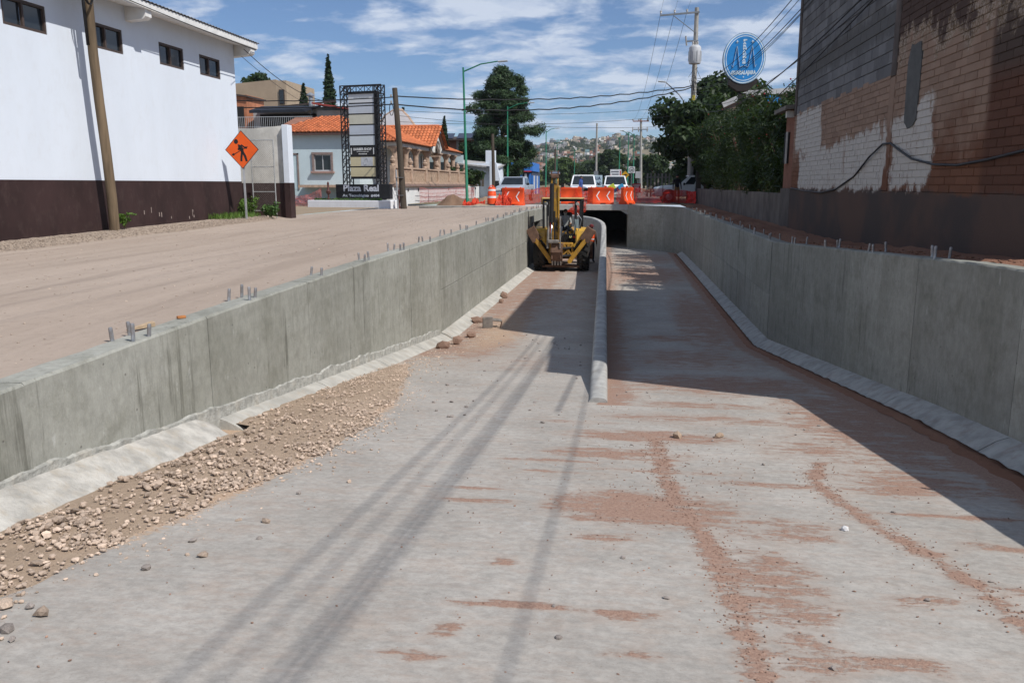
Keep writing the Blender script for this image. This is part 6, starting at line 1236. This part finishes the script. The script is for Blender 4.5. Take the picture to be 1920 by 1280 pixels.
# ------------------------------------------------------------------ barriers, barrel, netting, soil piles
M_OR = M('orange_plastic', (.80, .085, .018), .45, .08, 3, dirt=.12, dirtcol=(.45, .15, .08)); M_RF = M('reflective_white', (.75, .72, .72), .4)
def barrier(loc, rz, label, chev=True, flip=1):
    t = thing('plastic_barrier', label, 'barrier', loc, rz, group='orange plastic barriers'); w = .62
    prof = [(-.24, 0), (-.24, .10), (-.13, .22), (-.085, .80), (-.11, .84), (-.11, .96), (.11, .96), (.11, .84), (.085, .80), (.13, .22), (.24, .10), (.24, 0)]
    rings = []
    for x, k in ((-w, .86), (-w+.05, 1), (-.25, 1), (-.2, .93), (.2, .93), (.25, 1), (w-.05, 1), (w, .86)): rings.append([(x, y*k, z*(.985 if k < .9 else 1)) for y, z in prof])
    b = MB().sweep(rings).obj('body', M_OR, t, smooth='auto'); m = MB(); m.box((0, 0, .03), (.3, .5, .06)); m.obj('fork_slot', M('slot_dark', (.10, .015, .008)), b)
    for x in (-.42, .42): MB().lathe([(.035, .95), (.035, 1.0)], 10, (x, 0, 0)).obj('fill_cap', M_OR, b)
    if chev:
        for x in (-.3, .3):
            m = MB()
            for z0, z1, s in ((.22, .48, 1), (.48, .74, -1)):
                xa, xb = (x+flip*.08, x-flip*.08) if s > 0 else (x-flip*.08, x+flip*.08)
                yy = lambda z: -.128+.045*(z-.22)/.58-.012
                m.hexa([(xa-.032, yy(z0), z0), (xa+.032, yy(z0), z0), (xa+.032, yy(z0)+.03, z0), (xa-.032, yy(z0)+.03, z0), (xb-.032, yy(z1), z1), (xb+.032, yy(z1), z1), (xb+.032, yy(z1)+.03, z1), (xb-.032, yy(z1)+.03, z1)])
            m.obj('chevron', M_RF, b)
    return t
barrier((-6.15, 45.2, .02), R_(-10), 'orange plastic barrier beside the striped barrel'); barrier((-3.25, 49.6, .02), R_(3), 'plain orange barrier directly behind the backhoe roof', False); barrier((-1.35, 49.15, .02), R_(2), 'orange barrier with two white chevrons on the culvert edge'); barrier((.05, 49.5, .02), R_(62), 'orange barrier turned end on beside the chevron barrier'); barrier((-1.75, 51.6, .02), R_(-15), 'orange barrier half hidden behind the chevron barrier', False)
def barrel():
    t = thing('traffic_barrel', 'orange traffic barrel with white bands and handle on top', 'traffic barrel', (-7.35, 45.3, .0))
    MB().lathe([(.30, 0), (.30, .08), (.26, .1), (.255, .4), (.235, .42), (.23, .7), (.215, .72), (.21, .94), (.19, 1.0), (.05, 1.02)], 20).obj('drum', M_OR, t, smooth='auto')
    for z0, z1, r in ((.42, .53, .247), (.80, .90, .221)): MB().lathe([(r, z0), (r-.006, z1)], 20, cap=False).obj('white_band', M_RF, t, smooth=True)
    MB().lathe([(.42, 0), (.42, .06), (.3, .1)], 16).obj('rubber_base', M('dark_rubber', (.03, .028, .026)), t)
    MB().tube([(.12*math.cos(a), 0, 1.0+.1*math.sin(a)) for a in np.linspace(0, math.pi, 9)], .02, 6).obj('handle', M_OR, t)
barrel()
M_NET = M('orange_net', (.72, .07, .03), .6); M_NETR = M('red_net', (.55, .04, .03), .6)
def net(name, label, top, bot, nx, nz, mat, sag=.06, r=.007, posts=()):
    """safety netting: strands between a top and a bottom polyline"""
    t = thing(name, label, 'safety netting', (*Vector(bot[0])[:2], 0), world=True); m = MB()
    def along(pl, u): 
        u *= len(pl)-1; i = min(int(u), len(pl)-2); return Vector(pl[i]).lerp(Vector(pl[i+1]), u-i)
    def P(u, v):
        a, b = along(top, u), along(bot, u); p = b.lerp(a, v); return p+Vector((.05*fnoise(u*9, v*3, 1), .08*fnoise(u*7, v*4, 2), sag*fnoise(u*11, v*2, 3)-sag*.8*v*abs(math.sin(u*math.pi*(len(top)-1)))))
    G = [[P(i/nx, j/nz) for i in range(nx+1)] for j in range(nz+1)]
    for j in range(nz+1): m.tube(G[j], r*1.3, 3, False)
    for i in range(nx+1): m.tube([G[j][i] for j in range(nz+1)], r, 3, False)
    m.obj('mesh_strands', mat, t, kind='stuff')
    for p in posts: MB().tube([p, (p[0], p[1], p[2]+1.15)], .02, 6).obj('stake', M('rebar_stake', (.12, .07, .05)), t)
net('safety_netting', 'orange safety netting strung from the barrier to the avenue on the left', [(-5.6, 46, .85), (-5.2, 52, 1.0), (-5.0, 57, 1.05), (-3.7, 50.5, .95)], [(-5.6, 46, .05), (-5.2, 52, .1), (-5.0, 57, .1), (-3.7, 50.5, .1)], 120, 12, M_NET)
net('safety_netting', 'red safety netting across the avenue in front of the old white pickup', [(.5, 51.5, .95), (2.2, 51.8, .9), (3.6, 51.5, .8), (4.1, 50.5, .75)], [(.5, 51.5, .05), (2.2, 51.8, .05), (3.6, 51.5, .05), (4.1, 50.5, .05)], 170, 18, M_NETR, posts=((.5, 51.5, 0), (2.2, 51.8, 0)))
net('safety_netting', 'orange netting sagging beside the chevron barrier', [(-3.0, 49.5, .9), (-2.4, 50.2, .75), (-1.95, 49.4, .9)], [(-3.0, 49.0, .05), (-2.4, 49.2, .0), (-1.95, 49.0, .05)], 40, 12, M_NET)
net('safety_netting', 'torn orange netting hanging over the culvert lintel', [(-3.5, 48.45, .05), (-3.0, 48.3, .06), (-2.3, 48.28, .05)], [(-3.55, 48.26, -.55), (-3.1, 48.2, -.75), (-2.3, 48.24, -.35)], 36, 12, M_NET, .1)
net('safety_netting', 'orange netting between the chevron barrier and the painted van', [(-.6, 52, .95), (.0, 52.4, .7), (.6, 51.8, .9)], [(-.6, 52, .1), (.0, 52.4, .05), (.6, 51.8, .05)], 44, 14, M_NETR)
net('safety_netting', 'faded pink netting along the white terrace wall', [(-12.6, 50, .95), (-12.6, 56, .85), (-12.6, 62, .95), (-12.5, 68, .9)], [(-12.6, 50, .05), (-12.6, 56, .05), (-12.6, 62, .05), (-12.5, 68, .05)], 75, 3, M('pink_net', (.62, .22, .20), .6), .05, .012)
net('safety_netting', 'faded pink netting at the drive beside the white planter', [(-20.0, 46, .75), (-18.4, 45.6, .5), (-17.1, 45.2, .95)], [(-20.0, 46, -.1), (-18.4, 45.6, -.1), (-17.1, 45.2, -.1)], 60, 10, M('pink_net', (.62, .22, .20), .6), .1, .009)
def pile(name, label, c, rx_, ry_, h, mat, seed):
    n, k = 30, 11; V = []
    for j in range(k+1):
        u = j/k
        for i in range(n):
            a = 2*math.pi*i/n; f = 1+.22*fnoise(math.cos(a)*1.5+seed, math.sin(a)*1.5, u); x = rx_*u*f*math.cos(a); y = ry_*u*f*math.sin(a); V.append((x, y, h*(1-u**1.3)*(1+.25*fnoise(x*2+seed, y*2, 3))-.04*(u == 1)))
    F = [(j*n+i, j*n+(i+1) % n, (j+1)*n+(i+1) % n, (j+1)*n+i) for j in range(k) for i in range(n)]
    me = bpy.data.meshes.new(name); me.from_pydata(V, [], F); me.materials.append(mat); me.shade_smooth(); o = tag(link(name, me), label, 'soil pile'); o.location = c
Mp = mat_earth('brown_pile_soil', (.17, .105, .07), (.25, .165, .11), 1.5, 1.0)
pile('soil_pile', 'rounded heap of brown soil at the foot of the green street lamp', (-9.75, 46.2, -.08), 1.0, .9, .68, Mp, 1); pile('soil_pile', 'second lower heap of tan soil behind the striped barrel', (-8.0, 49.5, -.05), 1.6, 1.0, .6, mat_earth('tan_pile_soil', (.24, .165, .11), (.32, .23, .16), 1.5, 1), 5); pile('soil_pile', 'small spill of pale rubble below the barrel', (-7.8, 44.4, -.03), .8, .4, .16, mat_earth('pale_pile_soil', (.30, .22, .15), (.40, .31, .22), 2, 1), 9)
net('crumpled_netting', 'crumpled heap of orange netting on the ground before the barrel', [(-8.9, 45.2, .28), (-8.3, 45.5, .42), (-7.7, 45.2, .3)], [(-8.9, 44.8, .0), (-8.3, 44.7, .05), (-7.7, 44.9, .0)], 46, 16, M_NET, .25, .011)
net('crumpled_netting', 'crumpled orange netting heaped against the barrier by the barrel', [(-6.95, 45.3, .62), (-6.6, 45.2, .8), (-6.2, 45.0, .5)], [(-7.1, 44.8, .0), (-6.6, 44.7, .0), (-6.2, 44.8, .05)], 40, 16, M_NET, .2, .011)
MB().box((-4.7, 49.3, .2), (.6, .5, .4), rot(.2), .03).obj('yellow_crate', M('dull_yellow', (.42, .28, .07), .7, .15), None, 'dull yellow crate behind the backhoe roof', 'crate')
MB().box((-8.2, 43.2, -.02), (5.5, .28, .14), rot(-.05), .02).obj('kerb_stone', M('kerb_concrete', (.30, .28, .25), .9, .2, 3, .4), None, 'low broken kerb at the far edge of the dirt street', 'kerb')
MB().box((-6.1, 45.4, -.0), (4.6, 3.6, .05), rot(-.03), .01).obj('concrete_slab', M('slab_concrete', (.40, .385, .36), .9, .12, 2, .3), None, 'pale concrete slab under the barrel and barrier', 'slab')
# ------------------------------------------------------------------ transformer pole and far pole
PX, PY = 4.05, 55.0; pz = lambda z: lerp(z, [0, 4.9, 6.2, 7.0, 8.2, 9.43, 9.9, 11.5], [0, 5.6, 6.5, 7.25, 8.97, 9.95, 10.4, 11.94])      # the pole stands behind the hedge
def main_pole():
    t = thing('utility_pole', 'tall concrete utility pole carrying a transformer can and side crossarm', 'utility pole', (PX, PY, 0), world=True)
    Mc = M('pole_concrete', (.33, .315, .285), .85, .12, 3, .2, 30); Ms = MC['grey_steel']; x, y = PX, PY
    MB().tube([(x, y, -.3), (x, y, pz(6)), (x+.0, y, pz(11.5))], [.21, .17, .125], 8).obj('shaft', Mc, t)
    MB().bar((x-2.26, y-.14, pz(11.05)), (x+.16, y-.14, pz(11.2)), .1, .1).obj('crossarm', Ms, t); MB().bar((x-1.4, y-.14, pz(11.0)), (x, y-.14, pz(9.9)), .06, .04).obj('crossarm_brace', Ms, t)
    Mi = M('porcelain', (.35, .33, .30), .3)
    for dx in (-2.2, -1.36, -.6): MB().lathe([(.03, 0), (.03, .06), (.07, .08), (.045, .13), (.075, .16), (.04, .22)], 8, (x+dx, y-.14, pz(11.12)+.07*(2+dx)/2)).obj('insulator', Mi, t)
    MB().bar((x-.6, y-.1, pz(9.42)), (x+.15, y-.1, pz(9.45)), .08).obj('cutout_arm', Ms, t); MB().tube([(x-.55, y-.1, pz(9.1)), (x-.62, y-.1, pz(9.75))], .05, 8).obj('cutout_fuse', Mi, t)
    tr = MB().lathe([(.34, -.45), (.37, -.4), (.37, .5), (.33, .58), (.22, .66)], 18, (x-.05, y-.55, pz(8.2))).obj('transformer', M('transformer_grey', (.45, .46, .47), .45, .08), t, smooth='auto')
    for dx in (-.14, .14): MB().lathe([(.03, .62), (.06, .68), (.04, .74), (.06, .8), (.03, .9)], 8, (x-.05+dx, y-.55, pz(8.2))).obj('bushing', Mi, tr)
    for k in range(6): a = k*math.pi/5+math.pi; MB().box((x-.05+.39*math.cos(a), y-.55+.39*math.sin(a), pz(8.2)), (.03, .03, .6)).obj('cooling_fin', MC['transformer_grey'], tr)
    m = MB()
    for k in range(16): a = rs.uniform(0, 6.28); z = rs.uniform(5.6, 8.2); m.tube([(x, y-.2, z), (x+.4*math.cos(a), y-.3, z+rs.uniform(-.5, .2)), (x+.1*math.cos(a), y-.22, z+rs.uniform(-.9, .6))], .013, 4)
    m.obj('cable_tangle', MC['black_conduit'], t); MB().box((x, y-.2, pz(6.1)), (.18, .1, .5)).obj('yellow_marker', M('marker_yellow', (.5, .4, .06)), t)
    MB().tube([(x-.05, y, pz(4.9)), (x-.9, y, 6.75), (x-1.75, y-.1, 7.5)], .035, 8).obj('lamp_arm', Ms, t); MB().box((x-2.0, y-.1, 7.55), (.5, .18, .09), rot(0, 0, .1), .03).obj('lamp_head', M('lamp_grey', (.42, .44, .45)), t)
main_pole()
def far_pole():
    x, y = 2.35, 140.; t = thing('utility_pole', 'distant concrete pole with two crossarms over the avenue', 'utility pole', (x, y, 0), world=True)
    MB().tube([(x, y, 0), (x-.3, y, 11.7)], [.24, .17], 8).obj('shaft', M('pole_concrete', (.33, .315, .285)), t)
    MB().box((x-.3, y-.2, 11.3), (2.6, .14, .16)).obj('crossarm', M('red_brown_arm', (.22, .09, .07)), t); MB().box((x-.3, y-.2, 10.0), (2.4, .14, .16)).obj('crossarm', MC['grey_steel'], t)
    for dx in (-1.3, -.35, 1.05):
        MB().lathe([(.05, 0), (.12, .1), (.08, .3)], 8, (x-.3+dx, y-.2, 11.38)).obj('insulator', MC['porcelain'], t); MB().lathe([(.06, -.4), (.1, -.1), (.06, .4)], 8, (x-.3+dx, y-.2, 10.0)).obj('insulator', MC['porcelain'], t)
far_pole()
for k, (x, y, h) in enumerate([(-4.3, 118, 9.5), (-9.9, 116, 6.0)]):
    t = thing('utility_pole', ['slim pale concrete pole beside the white pickup on the avenue', 'thin dark pole in front of the blue shop'][k], 'utility pole', (x, y, 0)); MB().tube([(0, 0, 0), (0, 0, h)], [.17, .12], 8).obj('shaft', M('pole_concrete', (.33, .315, .285)) if k == 0 else MC['dark_pole_wood'], t); MB().box((0, -.2, 2.6), (.6, .3, .8)).obj('meter_box', MC['grey_steel'], t)
# ------------------------------------------------------------------ overhead wires
M_WIRE = M('black_cable', (.012, .012, .013), .6)
def wire(label, a, b, sag, r, via=None, group=None, n=28, twist=0):
    a, b = Vector(a), Vector(b); pts = []
    for k in range(n+1):
        u = k/n; p = a.lerp(b, u); p.z -= sag*4*u*(1-u); p += Vector((0, 0, twist*math.sin(u*90))); pts.append(p)
    return MB().tube(pts, r, 5, False).obj('overhead_cable', M_WIRE, None, label, 'cable', group, smooth=True)
for k, (dx, za, zb_, r, sg) in enumerate([(-.18, 7.35, 7.9, .011, 2.45), (-.05, 7.15, 7.8, .008, 2.38), (.06, 7.0, 7.7, .011, 2.42), (.16, 6.9, 7.65, .008, 2.385), (-.02, 6.7, 7.5, .008, 2.35)]):
    wire('thick black cable of the bundle rising from the transformer pole past the grey block building', (PX, PY-.2, pz(za)), (3.55+dx, -12, zb_), sg, r, group='cable bundle along the right wall', n=60)
wire('lower black cable crossing the grey block wall below the bundle', (PX, PY-.2, pz(6.2)), (3.9, -12, 7.0), 2.7, .009, n=60)
wire('lowest black cable slanting across the grey block wall to the lean-to', (4.1, 25.5, 3.5), (4.05, 9.0, 4.9), .12, .014)
wire('single black cable slanting over the lean-to roof', (PX, PY-.2, pz(5.5)), (4.0, 6, 5.2), 1.55, .015, n=40)
wire('upper twisted service cable from the short pole to the transformer pole', (-11.78, 41.9, 5.55), (PX-.1, PY-.2, pz(7.0)), .45, .032, twist=.03); wire('lower twisted service cable from the short pole to the transformer pole', (-11.78, 41.9, 5.15), (PX-.1, PY-.2, pz(6.9)), .75, .034, twist=.03)
wire('upper service cable from the short pole past the pylon sign', (-11.78, 41.9, 5.5), (-34, 44, 6.9), .55, .026, twist=.02); wire('lower service cable from the short pole past the pylon sign', (-11.78, 41.9, 5.15), (-34, 44, 6.4), .5, .03, twist=.02)
for k, (za, zb_) in enumerate([(4.85, 5.2), (4.3, 4.7), (4.6, 4.0)]): wire('thin slack wire crossing the avenue below the service cables', (-11.7, 42, za), (4.0, 54, zb_+.8), .35, .010, group='thin wires across the avenue')
wire('black cable running from the white building eave to the pylon sign', (-12.4, 26.4, 5.45), (-15.2, 44, 5.6), .6, .013); wire('thin wire from the white building eave to the tall cypress', (-12.4, 26.2, 5.2), (-24, 66, 7.2), .5, .009); wire('black wire skirting the white building eave from the leaning pole', (-12.35, 8, 6.3), (-12.35, 27.2, 5.55), .2, .012)
for k, dx in enumerate((-2.2, -1.36, -.6)):
    wire('bare line from the side crossarm to the distant crossarm pole', (PX+dx, PY-.2, pz(11.3)), (2.05+(-1.3, -.35, 1.05)[k], 139.8, 11.6), 1.8, .012, group='lines to the distant pole', n=40); wire('bare line from the side crossarm running overhead towards the block building', (PX+dx, PY-.2, pz(11.3)), (3.6+dx*.8, -14, 13.2), .8, .006, group='lines overhead', n=40)
wire('slack service drop from the transformer pole to the pharmacy', (PX, PY-.2, pz(6.6)), (9, 50.2, 5.9), .35, .014)
# ------------------------------------------------------------------ small road signs of the avenue
def board(name, label, loc, w, h, z, face, extra=None, rz=0, post=True):
    t = thing(name, label, 'sign', loc, rz); p = MB().box((0, 0, z), (w, .04, h), None, .01).obj('panel', face, t)
    if post: MB().box((0, .05, z/2), (.06, .05, z)).obj('post', MC['grey_steel'], t)
    if extra: extra(p, t)
    return t
MKs = M('sign_black', (.012, .012, .012)); MWs = M('sign_white', (.62, .64, .65), .5)
def sp(p, t):
    MB().sweep([[(r*math.cos(a), -.025, 2.4+r*math.sin(a)) for a in np.linspace(0, 6.283, 25)[:-1]] for r in (.19, .235)], cap=False).obj('ring', MKs, p); text('20', .3, MKs, p, (-.13, -.024, 2.31), FACE_CAM, .004, .26, bold=.01, world_height=.18)
board('speed_sign', 'white square speed limit sign with black ring', (.40, 74, 0), .56, .56, 2.4, MWs, sp)
def ar(p, t): MB().prism([(-.22, .04), (-.05, .07), (.0, .12), (.26, .02), (.26, -.05), (-.24, -.07)], 'y', -.045, -.034, Matrix.Scale(.65, 3), (0, 0, 1.95)).obj('bump_symbol', MKs, p)
t = thing('warning_sign', 'yellow diamond warning sign with black bump symbol', 'sign', (-.14, 72, 0)); p = MB().prism([(0, -.34), (.34, 0), (0, .34), (-.34, 0)], 'y', -.015, .015, None, (0, 0, 1.95)).obj('panel', M('sign_yellow', (.62, .33, .02), .5), t); ar(p, t); MB().box((0, .05, 1), (.06, .05, 2)).obj('post', MC['grey_steel'], t)
def rows(p, t):
    for k in range(5): MB().box((-.08+.04*(k % 2), -.025, 2.4-k*.25), (.75-.12*(k % 3), .01, .1)).obj('print_row', M('print_grey', (.12, .13, .16)), p)
    MB().box((.46, -.026, 2.25), (.1, .01, .5)).obj('red_strip', M('print_red', (.5, .03, .03)), p)
board('notice_board', 'large white notice board with dark rows of print above the van', (-1.1, 84, 0), 1.12, 1.45, 1.9, MWs, rows)
def gua(p, t): text('GUA', .5, M('print_navy', (.03, .05, .12)), p, (-.2, -.026, 1.52), FACE_CAM, .004, .6, bold=.012, world_height=.26); text('ICAD', .5, M('print_navy', (.03, .05, .12)), p, (-.2, -.026, 1.12), FACE_CAM, .004, .66, bold=.012, world_height=.26)
board('water_sign', 'pale blue sign board with dark lettering behind the white pickup', (-2.45, 66.5, 0), 1.05, .9, 1.42, M('pale_blue_panel', (.45, .58, .66), .5), gua)
board('blank_sign', 'back of a grey road sign beside the speed sign', (1.0, 76, 0), .5, .6, 2.0, M('dull_sign_back', (.38, .39, .40), .5)); board('red_stall_sign', 'red sign board with white print at the avenue kerb', (.82, 70, 0), .7, .75, .85, M('red_board', (.36, .03, .04), .5), lambda p, t: [MB().box((0, -.025, 1.08-k*.16), (.5-.1*(k % 2), .01, .07)).obj('print_row', MWs, p) for k in range(4)])
def kiosk():
    t = thing('fence_panel', 'shaded fence and small shelter behind the old white pickup', 'fence', (4, 66, 0), world=True)
    for k in range(22): MB().box((1.6+k*.28, 66, 1.1), (.12, .05, 1.8)).obj('picket', M('weathered_picket', (.22, .2, .18), .9, .2, rnd=.2), t)
    MB().box((4.6, 66.1, 1.7), (6.3, .05, .1)).obj('rail', MC['weathered_picket'], t); MB().box((4.6, 66.1, .6), (6.3, .05, .1)).obj('rail', MC['weathered_picket'], t)
kiosk()
# ------------------------------------------------------------------ hillside houses
q = random.Random(3)
HC = [('white', (.62, .60, .56)), ('cream', (.52, .44, .34)), ('brick red', (.34, .16, .10)), ('grey', (.32, .31, .30)), ('pale pink', (.50, .34, .28)), ('blue green', (.22, .36, .36))]
MW_ = M('house_opening', (.04, .04, .045)); HM = []
for nm, c in HC:
    mt = M('hill_house_'+nm.replace(' ', '_'), c, .9, .1, .3, rnd=.2); rf = M('hill_roof_'+nm.replace(' ', '_'), (.36, .33, .30) if nm != 'brick red' else (.3, .28, .26), .9, .2, .3, rnd=.2)
    for k in range(3):
        m = MB(); w, d, h = q.uniform(6, 10), q.uniform(6, 9), q.uniform(3, 6.2); m.cur = 0; m.box((0, 0, h/2-2), (w, d, h+4))
        if k: m.box((w*.22*(1 if k == 1 else -1), d*.1, h+1.3), (w*.5, d*.7, 2.6))
        m.cur = 1; m.box((0, 0, h+.12), (w+.5, d+.5, .24)); m.cur = 2
        for i in range(2+k): m.box((-w*.34+i*w*.3, -d/2-.02, h*.5), (1.1, .1, 1.3 if i else 2.2))
        m.box((w/2+.02, 0, h*.55), (.1, 1.2, 1.2)); HM.append((nm, m.mesh('hill_house', [mt, rf, MW_])))
cnt = 0; used = []
while cnt < 285:
    y = q.uniform(640, 1430); x = (q.uniform(985, 1260)-1175)/1536*y
    dens = fnoise(x*.012, y*.006, 9)
    if q.random() > .75+dens: continue
    z = hill(x, y)
    if z < 9 or any(abs(x-a) < 8 and abs(y-b) < 10 for a, b in used[-120:]): continue
    used.append((x, y)); nm, me = q.choices(HM, [w for w in (5, 3, 3, 3, 2, 1) for _ in range(3)])[0]; o = link('hill_house', me); o.location = (x, y, z); o.rotation_euler = (0, 0, q.uniform(-.5, .5)); s = q.uniform(.6, 1.05); o.scale = (s, s, s*q.uniform(.85, 1.1))
    tag(o, 'small '+nm+' flat roofed house on the far hillside', 'house', nm+' houses on the far hillside'); cnt += 1
bl = []
for k in range(3600):
    y = q.uniform(480, 1440); x = (q.uniform(960, 1290)-1175)/1536*y; s = q.uniform(1.2, 3.4)
    if fnoise(x*.01+4, y*.01, 2) < -.35: continue
    bl.append((x, y, hill(x, y)+s*.55, s, s, s*.85))
C, U, V = leaf_cloud(bl, 60000, .95, .8, 0, .4); tag(link('hillside_scrub', quads('hillside_scrub', leafmat('scrub_leaf', (.030, .046, .020), (.085, .105, .045)), C, U, V)), 'dark green scrub between the houses of the far hillside', 'scrub', kind='stuff')

# ------------------------------------------------------------------ thin haze over the valley
n = NT('haze_air'); n.N.remove(n.b); vol = n.N.new('ShaderNodeVolumePrincipled'); vol.inputs['Color'].default_value = (.80, .87, .95, 1); vol.inputs['Density'].default_value = .00015; vol.inputs['Anisotropy'].default_value = .2
n.L.new(vol.outputs[0], n.N['Material Output'].inputs['Volume'])
hz_ = MB().box((0, 830, 60), (2200, 1990, 130)).obj('haze', n.m, None, kind='stuff')
